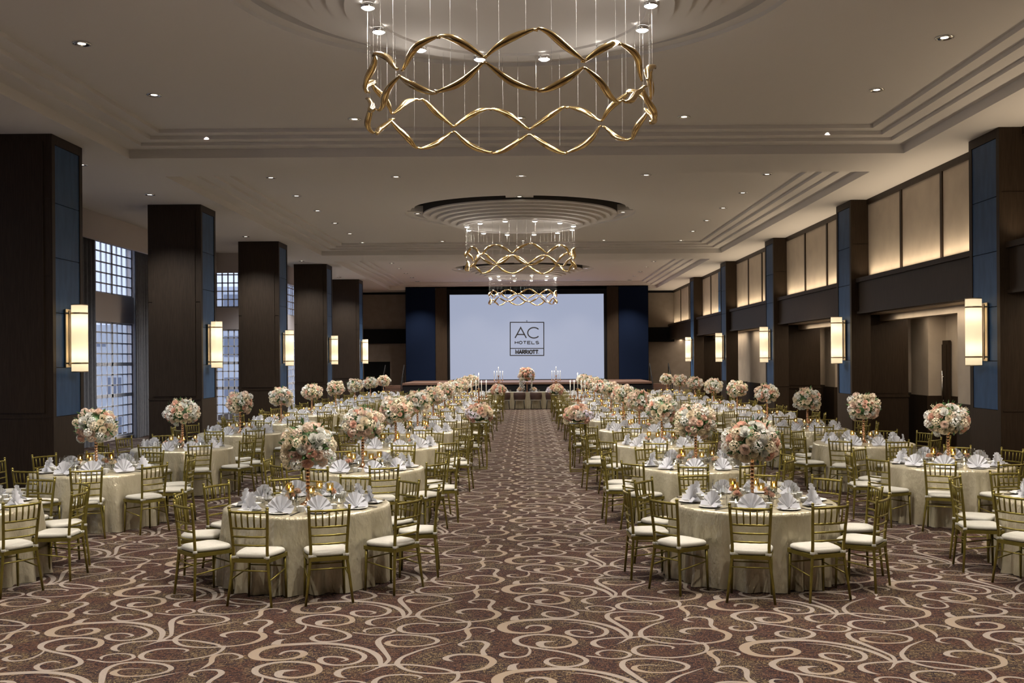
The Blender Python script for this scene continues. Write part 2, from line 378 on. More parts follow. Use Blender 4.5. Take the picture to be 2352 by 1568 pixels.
def window(n, plane, pos, u0, u1, ncol, mull, th):
    mb = MB(); pm = MB(); q = .045
    def bx(m, a, b, w0, w1, d0, d1):
        if plane == 'x': m.box(pos + d0, pos + d1, a, b, w0, w1)
        else: m.box(a, b, pos + d0, pos + d1, w0, w1)
    d0, d1 = sorted((th * .35, th * .35 + math.copysign(.035, th))); root = None
    for (w0, w1), nr in zip(WZ, (11, 5)):
        for k in range(nr + 1):
            z = w0 + (w1 - w0) * k / nr; t = .05 if k in (0, nr) or (nr > 6 and k in (4, 7)) else .02
            bx(mb, u0, u1, z - t, z + t, d0, d1)
        for k in range(ncol + 1):
            u = u0 + (u1 - u0) * k / ncol; t = .06 if k in (0, ncol) or k in mull else .02
            bx(mb, u - t, u + t, w0, w1, d0, d1)
    o = struct('window_%d' % n, mb, [M['winframe']])
    for (w0, w1) in WZ:
        p = MB(); dm = (d0 + d1) / 2; bx(p, u0, u1, w0, w1, dm - .004, dm + .004)
        link('pane', p.mesh('pane', [M['pane']]), o)
    return o
window(1, 'x', XL1, *W1, 8, (4,), -.25)
window(2, 'y', YJ, *W2, 6, (), .25)
window(3, 'x', XL2, *W3, 24, (4, 8, 12, 16, 20), -.25)
window(4, 'x', XL1, 20.5, 23.5, 8, (4,), -.25)
window(5, 'x', XL1, 12.6, 15.6, 8, (4,), -.25)  # unseen window, added to bring more daylight to the left side
window(6, 'x', XL1, 4.8, 7.8, 8, (4,), -.25)  # likewise out of view, added for its daylight
def portal(x, y, z, sx, sy, rot):
    l = bpy.data.lights.new('daylight', 'AREA'); l.shape = 'RECTANGLE'; l.size = sx; l.size_y = sy; l.cycles.is_portal = True
    lo = bpy.data.objects.new('daylight', l); COL.objects.link(lo); lo.location = (x, y, z); lo.rotation_euler = rot
for (w0, w1) in WZ:
    zc, h = (w0 + w1) / 2, w1 - w0
    for (a, b) in (W1, (20.5, 23.5), (12.6, 15.6), (4.8, 7.8)): portal(XL1 - .3, (a + b) / 2, zc, h, b - a, (0, -pi / 2, 0))
    portal(XL2 - .3, (W3[0] + W3[1]) / 2, zc, h, W3[1] - W3[0], (0, -pi / 2, 0)); portal((W2[0] + W2[1]) / 2, YJ + .3, zc, W2[1] - W2[0], h, (-pi / 2, 0, 0))
# curtains
def curtain(label, x, ya, yb, z0, z1, seed):
    random.seed(seed); n = int((yb - ya) / .02); mb = MB(); ph = R_(0, 6)
    def fn(u, v):
        y = ya + (yb - ya) * u; w = sin(u * (yb - ya) * 34 + ph) * (.05 + .02 * (1 - v)) + .03 * sin(u * 9 + ph)
        return (x + w, y, z0 + (z1 - z0) * v)
    mb.grid(fn, n, 6); mb.grid(lambda u, v: tuple(Vector(fn(u, v)) - Vector((.025, 0, 0))), n, 6)
    o = link('curtain', mb.mesh('curtain', [M['curtain']])); tag(o, label, 'curtain', 'grey window drapes')
curtain('dark grey floor-length curtain on the stage side of the tall window between pillars', -11.6, 30.25, 31.9, .02, CAMH + 3.3, 1)
curtain('dark grey floor-length curtain gathered between the nearest pillar and the tall window', -11.6, 25.8, 27.45, .02, CAMH + 3.3, 2)
# right wall: upper panels, beam, recessed lower zone
YR0 = -4
XU = 8.34
mb = MB(); mb.box(XU, XU + .2, YR0, YB, CAMH + 1.9, HS + .1)
struct('wall_right', mb, [M['beige']])
mb = MB(); mb.box(8.08, XU + .3, YR0, YB, CAMH + 1.08, CAMH + 1.82, 0); mb.box(8.02, 8.12, YR0, YB, CAMH + 1.80, CAMH + 1.90, 0); mb.box(8.04, 8.12, YR0, YB, CAMH + 1.04, CAMH + 1.10, 0)
mb.box(XU - .04, XU + .02, YR0, YB, HS - .13, HS - .002, 0)
for i in range(len(COLY)):
    y0 = COLY[i] + COLD; y1 = COLY[i + 1] if i + 1 < len(COLY) else YB
    for k in (1, 2):
        y = y0 + (y1 - y0) * k / 3; mb.box(XU - .03, XU + .02, y - .05, y + .05, CAMH + 1.9, HS - .1, 0)
struct('trim_4', mb, [M['wood']])
mb = MB()                                     # blue fabric panel high on the last bay
mb.box(XU - .05, XU + .01, 42.05, 44.2, CAMH + 1.95, HS - .14, 0); mb.box(XU - .052, XU - .04, 42.05, 44.2, CAMH + 2.85, CAMH + 2.865, 1)
struct('trim_5', mb, [M['blue'], M['black']])
mb = MB()                                     # lower right: header, piers, recess
XH, XR = 9.0, 10.6
HB = CAMH + .9
mb.box(XR, XR + .2, YR0, YB, 0, HS, 0)
mb.box(XU + .2, XR, YR0, YB, CAMH + 1.06, CAMH + 1.2, 0)
for i in range(len(COLY)):
    y0 = COLY[i] + COLD; y1 = COLY[i + 1] if i + 1 < len(COLY) else YB
    mb.box(XH, XH + .3, y0, y1 + COLD, HB, CAMH + 1.08, 0)
    if i == 3:
        mb.box(XH, XH + .3, y0 + 3.2, y1 + COLD, 1.27, HB, 0); mb.box(XH + .12, XH + .3, y0 + .3, y0 + 3.2, 1.27, HB, 0)
    else:
        mb.box(XH, XH + .3, y0, y0 + 3.1, 1.27, HB, 0)
        mb.box(10.15, XR, y1 + .95, y1 + 2.1, 1.27, CAMH + 1.08, 0)
struct('wall_lower_right', mb, [M['beige']])
mb = MB()                                     # wainscot and dark fins
for i in range(len(COLY)):
    y0 = COLY[i] + COLD; y1 = COLY[i + 1] if i + 1 < len(COLY) else YB
    if i == 3: mb.box(XH - .03, XH + .32, y0 + .02, y1 + COLD, 0, 1.27, 0)
    else:
        mb.box(XH - .03, XH + .32, y0 + .02, y0 + 3.1, 0, 1.27, 0); mb.box(XH - .05, XH + .34, y0 + .02, y0 + 3.12, 1.22, 1.28, 0)
        yf = y1 + COLD - .02
        mb.box(XU, 9.72, yf, yf + .2, 0, CAMH + 1.06, 0); mb.box(XU + .1, 9.62, yf - .015, yf, 1.33, CAMH + .8, 0); mb.box(XU, 9.74, yf - .03, yf, 1.23, 1.28, 0)
        mb.box(10.1, XR, y1 + .9, y1 + 2.15, 0, 1.27, 0)
    mb.box(XR - .03, XR, y0, y1 + COLD, 0, 1.27, 0)
struct('trim_6', mb, [M['wood']])
# doors in the recess
for n, i in enumerate((1, 2)):
    y0 = COLY[i + 1] + .66; d = MB(); d.box(XR - .09, XR - .03, y0 - .08, y0 + 1.0, 0, 2.66); d.box(XR - .11, XR - .08, y0 + .02, y0 + .9, .02, 2.56)
    o = struct('door_%d' % (n + 1), d, [M['wood']])
    h = MB(); h.tube([(XR - .17, y0 + .12, 1.0), (XR - .17, y0 + .12, 1.9)], .018, 8); h.tube([(XR - .17, y0 + .12, 1.15), (XR - .09, y0 + .12, 1.15)], .012, 6); h.tube([(XR - .17, y0 + .12, 1.75), (XR - .09, y0 + .12, 1.75)], .012, 6)
    link('door_handle', h.mesh('door_handle', [M['chrome']]), o)
# back wall
mb = MB(); wall_with_openings(mb, 'y', YB, -13, 11, 0, HS + .4, [(-9.25, -7.75, [(0, 2.17)])], .3)
struct('wall_back', mb, [M['taupe']])
mb = MB()
for a, b in ((-10.7, -6.4), (6.5, 8.34)):
    mb.box(a, b, YB - .25, YB, CAMH + .92, CAMH + 1.74); mb.box(a, b, YB - .06, YB, HS - .12, HS)
struct('trim_7', mb, [M['black']])
d = MB(); d.box(-9.25, -7.75, YB + .05, YB + .1, 0, 2.17); d.box(-8.515, -8.485, YB + .03, YB + .06, 0, 2.15); struct('door_3', d, [M['black']])
mb = MB(); mb.box(-13, 11, -4.3, -4, 0, HS + .4); struct('wall_behind_camera', mb, [M['taupe']])
# stage wall with navy panels
mb = MB(); YS = 56.0
mb.box(-6.62, 6.67, YS, YS + .3, 0, CAMH + 3.98, 0)
for a, b in ((-6.6, -5.0), (5.05, 6.65)): mb.box(a, b, YS - .05, YS, 1.1, CAMH + 3.93, 1)
for a, b in ((-4.98, -4.35), (4.4, 5.03)): mb.box(a, b, YS - .03, YS, 1.1, CAMH + 3.93, 2)
struct('wall_stage', mb, [M['black'], M['navy'], M['wood']])

# ------------------------------------------------------------------ columns
def column(side, i, y):
    s = -1 if side == 'left' else 1
    wd = 1.25 if s < 0 else .42
    x_in, x_out = s * 7.96, s * (7.96 + wd); xa, xb = min(x_in, x_out), max(x_in, x_out)
    mb = MB(); mb.box(xa, xb, y, y + COLD, 0, HS - .002)
    for z0, z1 in ((1.33, 1.36), (3.72, 3.725), (5.0, 5.005)):              # rails and joints
        mb.box(xa - .006, xb + .006, y - .012, y + COLD + .006, z0, z1)
    if s < 0:
        mb.box(xa + .1, xb - .1, y - .02, y, 1.42, HS - .12, 0)
    # frame around the fabric panel
    t = .045; e = s * -t
    fx0, fx1 = sorted((x_in, x_in + e))
    mb.box(fx0, fx1, y, y + .11, 1.35, HS - .16); mb.box(fx0, fx1, y + COLD - .11, y + COLD, 1.35, HS - .16); mb.box(fx0, fx1, y, y + COLD, 0, 1.35); mb.box(fx0, fx1, y, y + COLD, HS - .16, HS - .003)
    o = struct('column', mb, [M['wood']])
    zz = [1.35, 2.18, 3.1, 4.03, 4.95, HS - .16]
    for a, b in zip(zz, zz[1:]):
        p = MB(); px0, px1 = sorted((x_in, x_in - s * .03)); p.box(px0, px1, y + .11, y + COLD - .11, a + .006, b - .006)
        link('fabric_panel', p.mesh('fabric_panel', [M['blue']]), o)
    # sconce
    yc = y + COLD * .5; root = thing('wall_sconce', 'lit cream cylinder sconce with brass bands on the %s %s pillar from camera' % (side, ORD[max(i - 1, 0)] if i > 0 else 'hidden'), 'wall lamp', (x_in - s * .05, yc, CAMH + .41), 0, 'brass banded pillar sconces')
    if 'hidden' in root['label']: root['label'] = 'lit cream cylinder sconce on the %s pillar beside the camera' % side
    cx = -s * .185; q = MB()
    q.lathe([(.135, -.57), (.135, .57)], 24, (cx, 0, 0), 0, True, True, True); link('lamp_shade', q.mesh('lamp_shade', [M['shade']]), root)
    for z in (-.43, .43):
        q = MB(); q.lathe([(.137, z - .014), (.142, z - .014), (.142, z + .014), (.137, z + .014)], 24, (cx, 0, 0)); link('band', q.mesh('band', [M['brass']]), root)
    for z, zz_ in ((-.57, -.585), (.57, .585)):
        q = MB(); q.lathe([(.138, z), (.138, zz_)], 24, (cx, 0, 0), 0, True, True, True); link('end_cap', q.mesh('end_cap', [M['brass']]), root)
    q = MB(); q.box(*sorted((0, -s * .02)), -.16, .16, -.5, .5)
    for z in (-.43, .43): q.box(*sorted((0, cx * .4)), -.17, -.15, z - .01, z + .01); q.box(*sorted((0, cx * .4)), .15, .17, z - .01, z + .01)
    q.tube([(cx * .4, -.16, -.47), (cx * .4, -.16, .47)], .012, 8); q.tube([(cx * .4, .16, -.47), (cx * .4, .16, .47)], .012, 8)
    link('bracket', q.mesh('bracket', [M['brass']]), root)
    for z in (-.27, .27):
        l = bpy.data.lights.new('sconce_bulb', 'POINT'); l.energy = 1.05; l.color = (1, .80, .55); l.shadow_soft_size = .03
        lo = bpy.data.objects.new('sconce_bulb', l); COL.objects.link(lo); lo.location = (x_in - s * .235, yc, CAMH + .41 + z)
for i, y in enumerate(COLY):
    if i == 0: continue
    column('left', i, y); column('right', i, y)
# ledge uplights in every right bay
for i in range(len(COLY)):
    y0 = COLY[i] + COLD; y1 = COLY[i + 1] if i + 1 < len(COLY) else YB
    l = bpy.data.lights.new('ledge_uplight', 'AREA'); l.shape = 'RECTANGLE'; l.size = .12; l.size_y = y1 - y0 - .3; l.energy = 23; l.color = (1, .81, .58); l.spread = radians(150)
    lo = bpy.data.objects.new('ledge_uplight', l); COL.objects.link(lo); lo.location = (8.21, (y0 + y1) / 2, CAMH + 1.93); lo.rotation_euler = (pi, radians(0), 0)

for i in range(len(COLY)):
    y0 = COLY[i] + COLD; y1 = COLY[i + 1] if i + 1 < len(COLY) else YB
    for (ya, yb, x, z, e) in ((y0 + .1, y1, 8.74, CAMH + 1.03, 26), (y0 + 3.3, y1 + .9, 9.8, CAMH + 1.03, 22)):
        l = bpy.data.lights.new('recess_fill', 'AREA'); l.shape = 'RECTANGLE'; l.size = .12; l.size_y = yb - ya; l.energy = e; l.color = (1, .82, .62)  # area fill added to brighten the recess walls; no fixture behind it
        lo = bpy.data.objects.new('recess_fill', l); COL.objects.link(lo); lo.location = (x, (ya + yb) / 2, z)
# ------------------------------------------------------------------ downlights
DLS = []
DN = MB(); DN.lathe([(.082, -.010), (.095, -.014), (.12, -.010), (.12, -.001)], 20)
DMr = DN.mesh('trim_ring', [M['chrome']])
DN = MB(); DN.lathe([(.082, -.010), (.06, -.004), (.05, -.003)], 20); DMc = DN.mesh('reflector', [M['chrome']])
DN = MB(); DN.lathe([(.05, -.0035), (.001, -.0035)], 20); DMg = DN.mesh('lamp', [M['dglow']])
def downlight(label, x, y, z, energy=0, size=75, aim=None):
    r = thing('downlight', label, 'ceiling light', (x, y, z - .002), 0, 'recessed ceiling downlights')
    b = MB();
    link('trim_ring', DMr, r); o = link('reflector', DMc, r); link('lamp', DMg, r)
    DLS.append([x, y, z, 0, energy])
DE = 640
BEAM = 600
for ci, cy in enumerate(CHZ):
    nm = ['nearest', 'middle', 'far'][ci]
    for sx, xs in (('left', -5.8), ('right', 5.5)):
        for k in range(6):
            y = cy - 6.1 + 2.6 * k + (.4 if ci == 0 else 0)
            downlight('round recessed downlight, %s from camera along the %s side of %s coffer' % (ORD[k], sx, nm), xs, y, HC, DE, 80)
    for (k, xs, w) in ((0, -2.95, 'left'), (1, -.1, 'centre'), (2, 2.75, 'right')):
        downlight('round recessed downlight at the %s of the near edge row, %s coffer' % (w, nm), xs, cy - 6.1 + (.4 if ci == 0 else 0), HC, DE, 80)
        downlight('round recessed downlight at the %s of the stage-side row, %s coffer' % (w, nm), xs, cy + 6.7 - (.3 if ci == 0 else 0), HC, DE, 80)
    for dx, dy, w in ((-2.95, 0, 'left arm'), (2.95, 0, 'right arm'), (0, -2.95, 'near arm'), (0, 2.95, 'stage-side arm')):
        downlight('round recessed downlight in the %s of the %s ceiling medallion' % (w, nm), XC + dx, cy + dy, HC + .03, 260, 90)
for k, y in enumerate((19.8, 23.4, 27.6, 31.4, 35.4, 39.2, 43.2, 47.0)):
    downlight('small recessed downlight in the left side soffit, %s from the camera' % ORD[k], -8.6, y, HS, 340, 90)

# ------------------------------------------------------------------ chandeliers
def chandelier_meshes():
    out = {}
    L = MB(); L.lathe([(.0705, -.012), (.075, -.012), (.075, .03), (.0705, .03)], 16); out['can'] = L.mesh('spotlight', [M['chrome']])
    L = MB(); L.lathe([(.001, -.034), (.045, -.026), (.071, -.010), (.071, .0)], 16); out['lens'] = L.mesh('lens', [M['bulb']])
    return out
CHM = chandelier_meshes()
NE, RC = 10, 1.56
def pod(a0, a1, z0, z1, rise, seed):
    """tapered crescent following the ring from angle a0 to a1"""
    random.seed(seed); P, Rr = [], []
    for k in range(15):
        t = k / 14; a = a0 + (a1 - a0) * (t * 1.06 - .03)
        e = sin(pi / 2 * t) if (rise > 0) == (z1 > z0) else 1 - cos(pi / 2 * t)
        z = z0 + (z1 - z0) * (.75 * e + .25 * t)
        r = RC + .03 * sin(2 * pi * t + seed)
        P.append((r * sin(a), -r * cos(a), z)); Rr.append(.009 + .028 * sin(pi * min(max(t * .96 + .02, 0), 1)) ** 1.3)
    P[0] = (P[0][0], P[0][1], P[0][2] + (.022 if z0 < z1 else -.02)); P[-1] = (P[-1][0], P[-1][1], P[-1][2] + (.022 if z1 < z0 else -.02))
    m = MB(); m.tube(P, Rr, 10, 0); return m.mesh('gold_pod', [M['goldglass']])
PODS = []; PH = radians(-8)
for e in range(NE):
    a = PH + 2 * pi * e / NE; h = pi / NE
    up0, up1, lo0, lo1 = .86, 1.14, .56, .84
    jj = lambda s: R_(-.02, .02)
    random.seed(e)
    zs = [up0 + jj(0), up1 + jj(0), lo1 + jj(0), lo0 + jj(0)]
    PODS += [pod(a, a + h, up0, zs[1], .9, e * 4), pod(a + h, a + 2 * h, zs[1], up0, .9, e * 4 + 1), pod(a, a + h, lo1, zs[3], -.9, e * 4 + 2), pod(a + h, a + 2 * h, zs[3], lo1, -.9, e * 4 + 3)]
ZR = HRING - 2.0 - CAMH       # ring coordinates are measured above camera height + 2
WIRES = []
random.seed(5)
for e in range(NE * 4):
    a = PH + 2 * pi * (e + .5) / (NE * 4) + R_(-.03, .03); ztop = 0.0
    m = MB(); zb = [1.0, 1.13, 1.13, 1.0][e % 4] if e % 2 else [.72, .66, .66, .72][e % 4]
    m.tube([(RC * sin(a), -RC * cos(a), zb - 1.79), (RC * sin(a), -RC * cos(a), 0)], .0009, 4, 0, False); WIRES.append(m.mesh('suspension_wire', [M['wire']]))
def chandelier(i, cy):
    r = thing('chandelier', 'gold ring chandelier of linked leaf-shaped arcs, %s' % ('largest, hung nearest the camera', 'middle of three, under the middle medallion', 'smallest, hung in front of the screen')[i], 'chandelier', (XC, cy, HRING), 0, 'ring chandeliers down the hall')
    for p in PODS: link('gold_pod', p, r, (0, 0, -1.79))
    for w in WIRES: link('suspension_wire', w, r)
    for k in range(12):
        a = radians(15 + 30 * k); loc = (1.56 * sin(a), 1.56 * cos(a), -.032)
        o = link('spotlight', CHM['can'], r, loc); link('lens', CHM['lens'], o)
        l = bpy.data.lights.new('chandelier_lamp_and_fill', 'SPOT'); l.energy = 100; l.spot_size = radians(172); l.spot_blend = .5; l.color = (1, .93, .85); l.shadow_soft_size = .05
        lo = bpy.data.objects.new('chandelier_lamp_and_fill', l); COL.objects.link(lo); lo.location = (XC + loc[0], cy + loc[1], HRING - .1)
for i, cy in enumerate(CHZ):
    chandelier(i, cy)
    for k in (1, 4, 7, 10):
        a = radians(15 + 30 * k); l = bpy.data.lights.new('chandelier_lamp_and_fill', 'POINT'); l.energy = 5.5; l.color = (1, .93, .85); l.shadow_soft_size = .12  # added fill below the ring to brighten the medallion; no bulb hangs here
        lo = bpy.data.objects.new('chandelier_lamp_and_fill', l); COL.objects.link(lo); lo.location = (XC + 1.56 * sin(a), cy + 1.56 * cos(a), HRING - .62)

# ------------------------------------------------------------------ chair
def chair_parts():
    W, P = [], {}
    zpost = [(-.218, -.205, 0), (-.195, -.19, .2), (-.168, -.172, .42), (-.166, -.175, .52), (-.175, -.19, .68), (-.185, -.21, .86), (-.188, -.215, .91)]
    parts = []
    def add(name, mb, mt, subs=()): parts.append((name, mb, mt, subs))
    for s in (-1, 1):
        m = MB(); pts = [(p[0] * -s, p[1], p[2]) for p in zpost]
        m.tube(pts, [.0125, .0135, .015, .015, .0145, .014, .0135], 8); m.lathe([(.0135, 0), (.017, .006), (.015, .016), (.001, .022)], 8, (pts[-1][0], pts[-1][1], .905)); add('back_post', m, 'chair')
        m = MB(); m.tube([(s * .19, .195, .0), (s * .185, .19, .2), (s * .18, .185, .425)], [.0115, .0135, .0155], 8); add('front_leg', m, 'chair')
    def rail(z, y, hw, r):
        m = MB(); pts = []
        for k in range(9):
            u = -1 + k / 4; pts.append((u * hw, y - .022 * (1 - u * u), z))
        m.tube(pts, [r * (1.25 if k in (2, 4, 6) else 1) for k in range(9)], 7); return m
    add('back_rail', rail(.875, -.212, .186, .0115), 'chair'); add('back_rail', rail(.725, -.195, .178, .010), 'chair')
    add('back_rail', rail(.645, -.186, .173, .009), 'chair'); add('back_rail', rail(.565, -.179, .169, .009), 'chair')
    for k in range(5):
        u = -.667 + k / 3; m = MB(); m.tube([(u * .178, -.195 - .022 * (1 - u * u), .725), (u * .184, -.206 - .022 * (1 - u * u), .80), (u * .188, -.212 - .022 * (1 - u * u), .875)], [.0075, .0085, .0075], 6); add('spindle', m, 'chair')
    m = MB(); fr = [(-.19, .2), (.19, .2), (.172, -.178), (-.172, -.178)]
    for (a, b) in zip(fr, fr[1:] + fr[:1]):
        d = Vector((b[0] - a[0], b[1] - a[1], 0)).normalized(); nn = Vector((-d.y, d.x, 0)) * .014
        vs = [(a[0] + nn.x * q, a[1] + nn.y * q, z) for q in (1, -1) for z in (.405, .442)] + [(b[0] + nn.x * q, b[1] + nn.y * q, z) for q in (1, -1) for z in (.405, .442)]
        m.add(vs, [(0, 1, 5, 4), (2, 6, 7, 3), (1, 3, 7, 5), (0, 4, 6, 2), (0, 2, 3, 1), (4, 5, 7, 6)])
    m.add([(-.18, .19, .436), (.18, .19, .436), (.165, -.17, .436), (-.165, -.17, .436)], [(0, 3, 2, 1)])
    add('seat_frame', m, 'chair')
    m = MB()                                              # padded cushion
    def cu(u, v):
        a = 2 * pi * u; ca, sa = cos(a), sin(a)
        x = math.copysign(abs(ca) ** .42, ca); y = math.copysign(abs(sa) ** .42, sa)
        hw = .186 + .018 * y if y > 0 else .186 + .028 * y
        prof = [(0, .0), (.90, 0), (.985, .007), (1, .022), (.985, .037), (.92, .048), (.6, .054), (0, .056)]
        r, z = prof[int(round(v * 7))]
        return (x * hw * r * 1.05, .012 + y * .198 * r, .442 + z)
    m.grid(cu, 28, 7, 0, True, True)
    ties = []
    for s in (-1, 1):
        t = MB(); t.lathe([(.018, -.014), (.0215, -.01), (.0215, .01), (.018, .014)], 8, (s * .167, -.173, .452)); t.box(s * .14 - .008, s * .14 + .03, -.175, -.16, .444, .46); ties.append(('tie', t, 'cushion'))
    add('cushion', m, 'cushion', ties)
    for s in (-1, 1):
        m = MB(); m.tube([(s * .192, -.187, .24), (s * .19, 0, .262), (s * .183, .187, .285)], [.0065, .008, .0065], 6); add('stretcher', m, 'chair')
    m = MB(); m.tube([(-.183, .19, .31), (0, .19, .31), (.183, .19, .31)], [.0065, .008, .0065], 6); add('stretcher', m, 'chair')
    m = MB(); m.tube([(-.188, -.185, .33), (0, -.185, .33), (.188, -.185, .33)], [.0065, .008, .0065], 6); add('stretcher', m, 'chair')
    return parts
CP = chair_parts()
CP_HI = [(n, mb.mesh(n, [M[mt]]), [(sn, smb.mesh(sn, [M[sm]])) for sn, smb, sm in subs]) for n, mb, mt, subs in CP]
def comb(sel, nm):
    a = MB()
    for n, mb, mt, subs in CP:
        if sel(n):
            a.merge(mb, None, {0: 0 if mt == 'chair' else 1})
            for sn, smb, sm in subs: a.merge(smb, None, {0: 1})
    return a
MID = [('frame', comb(lambda n: n in ('front_leg', 'seat_frame', 'stretcher'), 'f').mesh('frame', [M['chair']])),
       ('backrest', comb(lambda n: n in ('back_post', 'back_rail', 'spindle'), 'b').mesh('backrest', [M['chair']])),
       ('cushion', comb(lambda n: n == 'cushion', 'c').mesh('cushion', [M['chair'], M['cushion']]))]
CH_FULL = comb(lambda n: True, 'x')
CH_ONE = CH_FULL.mesh('banquet_chair', [M['chair'], M['cushion']])
def place_chair(x, y, rz, label, lod):
    if lod == 2:
        o = link('banquet_chair', CH_ONE, None, (x, y, 0), (0, 0, rz)); return tag(o, label, 'chair', 'gold banquet chairs')
    r = thing('banquet_chair', label, 'chair', (x, y, 0), rz, 'gold banquet chairs')
    if lod == 1:
        for n, me in MID: link(n, me, r)
    else:
        for n, me, subs in CP_HI:
            o = link(n, me, r)
            for sn, sme in subs: link(sn, sme, o)
    return r

# ------------------------------------------------------------------ table, cloth, tableware
RT = .855
def cloth_mb(seed, n=320):
    random.seed(seed); folds = [(R_(0, 2 * pi), R_(.8, 1.2)) for _ in range(24)]
    ph = [R_(0, 6.28) for _ in range(6)]
    m = MB()
    def off(a, t):
        w = 1.5 * sin(2 * a + ph[1]) + .8 * sin(5 * a + ph[3])
        q = .5 + .30 * sin(11 * a + ph[0] + w) + t * (.34 * sin(25 * a + ph[2] + 1.4 * w) + .16 * sin(37 * a + ph[4] + 2 * w))
        return max(q, -.1)
    prof = [(0, .762), (.6, .762), (.93, .7615), (.975, .758), (1.0, .745), (1.005, .72), (None, .62), (None, .5), (None, .35), (None, .18), (None, .06), (None, .006)]
    K = len(prof) - 1
    def fn(u, v):
        a = 2 * pi * u; k = int(round(v * K)); r, z = prof[k]
        if r is not None: return (RT * r * cos(a), RT * r * sin(a), z)
        t = (.74 - z) / .74; rr = RT + .003 + t ** .6 * (.105 * off(a, min(1, t * 1.6)) - .012) * (1 if k < K else 1.05)
        return (rr * cos(a), rr * sin(a), z)
    m.grid(fn, n, K, 0, True, True); return m
CLOTH = [cloth_mb(s).mesh('tablecloth', [M['cloth']]) for s in (1, 2, 3)]
def tablebase():
    m = MB(); m.lathe([(.001, .715), (.83, .715), (.83, .745), (.001, .745)], 32); top = m.mesh('tabletop', [M['woodred']])
    m = MB(); m.tube([(0, 0, .0), (0, 0, .715)], .04, 8); m.lathe([(.3, 0), (.3, .03), (.05, .06)], 16, (0, 0, 0), 0, True, True); return top, m.mesh('pedestal', [M['leg']])
TTOP, TPED = tablebase()
def napkin_mb(seed, lo=False):
    random.seed(seed); m = MB(); np_ = 7; r = .150; N = np_ * 2
    pts_o, pts_i, mid = [], [], []
    a0 = radians(8)
    for k in range(N + 1):
        a = a0 + (pi - 2 * a0) * k / N; d = .012 if k % 2 else -.012
        rr = r * 1.06 * (1 + .015 * (k % 2)) * (1 - .07 * abs(cos(a)))
        pts_o.append((rr * cos(a), d * 1.3 + .03 * sin(a), .012 + rr * sin(a) * .98)); mid.append((rr * .5 * cos(a), d * .6 + .018 * sin(a), .012 + rr * .5 * sin(a))); pts_i.append((.012 * cos(a), d * .15, .012 + .012 * sin(a)))
    n1 = N + 1
    m.add(pts_i + mid + pts_o, [(k, k + 1, n1 + k + 1, n1 + k) for k in range(N)] + [(n1 + k, n1 + k + 1, 2 * n1 + k + 1, 2 * n1 + k) for k in range(N)], 0)
    # standing foot folded back and side wings
    m.add([(-.03, .0, .014), (.03, .0, .014), (.10, .085, .012), (-.10, .085, .012), (0, .03, .10)], [(0, 1, 4), (1, 2, 4), (2, 3, 4), (3, 0, 4), (0, 3, 2, 1)], 0)
    for s in (-1, 1):
        m.add([(s * .02, -.012, .012), (s * .135, -.035, .008), (s * .150, -.01, .052), (s * .06, .004, .05)], [(0, 1, 2, 3)] if s > 0 else [(0, 3, 2, 1)], 0)
        m.add([(s * .02, -.013, .012), (s * .11, -.055, .006), (s * .14, -.036, .009)], [(0, 1, 2)], 0)
    return m
NAPM = napkin_mb(1); NAP = NAPM.mesh('napkin', [M['napkin']])
m = MB(); m.lathe([(.001, .004), (.085, .004), (.118, .014), (.12, .0155), (.117, .0165), (.085, .007), (.001, .007)], 24); m.lathe([(.07, 0), (.07, .004)], 24); PLATE = m.mesh('dinner_plate', [M['china']])
m = MB(); m.lathe([(.033, .001), (.035, .0), (.036, .1), (.0335, .1), (.032, .008), (.001, .008)], 14); TUMB = m.mesh('tumbler', [M['glass']])
m = MB(); m.lathe([(.001, .002), (.034, .001), (.030, .004), (.0045, .008), (.004, .085), (.02, .10), (.036, .13), (.037, .155), (.031, .195), (.0295, .195), (.035, .155), (.033, .132), (.001, .104)], 14); WINE = m.mesh('wine_glass', [M['glass']])
m = MB(); m.lathe([(.02, 0), (.022, .004), (.042, .045), (.043, .05), (.040, .049), (.02, .008), (.001, .007)], 16); BOWL = m.mesh('soup_bowl', [M['china']])
m = MB(); m.lathe([(.028, 0), (.03, .002), (.033, .06), (.034, .062), (.031, .061), (.027, .006), (.001, .005)], 14); CUP = m.mesh('tea_cup', [M['china']])
def stickm():
    m = MB()
    for dx in (-.006, .006): m.tube([(dx, -.115, .004), (dx, .115, .0035)], [.0038, .0025], 6)
    return m.mesh('chopsticks', [M['stick']])
STICK = stickm()
# votive on a stem
m = MB(); m.lathe([(.038, .0), (.038, .004), (.006, .008), (.005, .12), (.012, .13)], 14); V_ST = m.mesh('stem', [M['glass']])
m = MB(); m.lathe([(.012, .13), (.034, .134), (.038, .15), (.038, .215), (.036, .215), (.035, .152), (.001, .14)], 14); V_CUP = m.mesh('cup', [M['amber']])
m = MB(); m.lathe([(.022, .141), (.022, .155), (.001, .155)], 10); V_WAX = m.mesh('candle', [M['wax']])
m = MB(); m.lathe([(.001, .155), (.008, .165), (.007, .175), (.001, .192)], 8); V_FL = m.mesh('flame', [M['flame']])
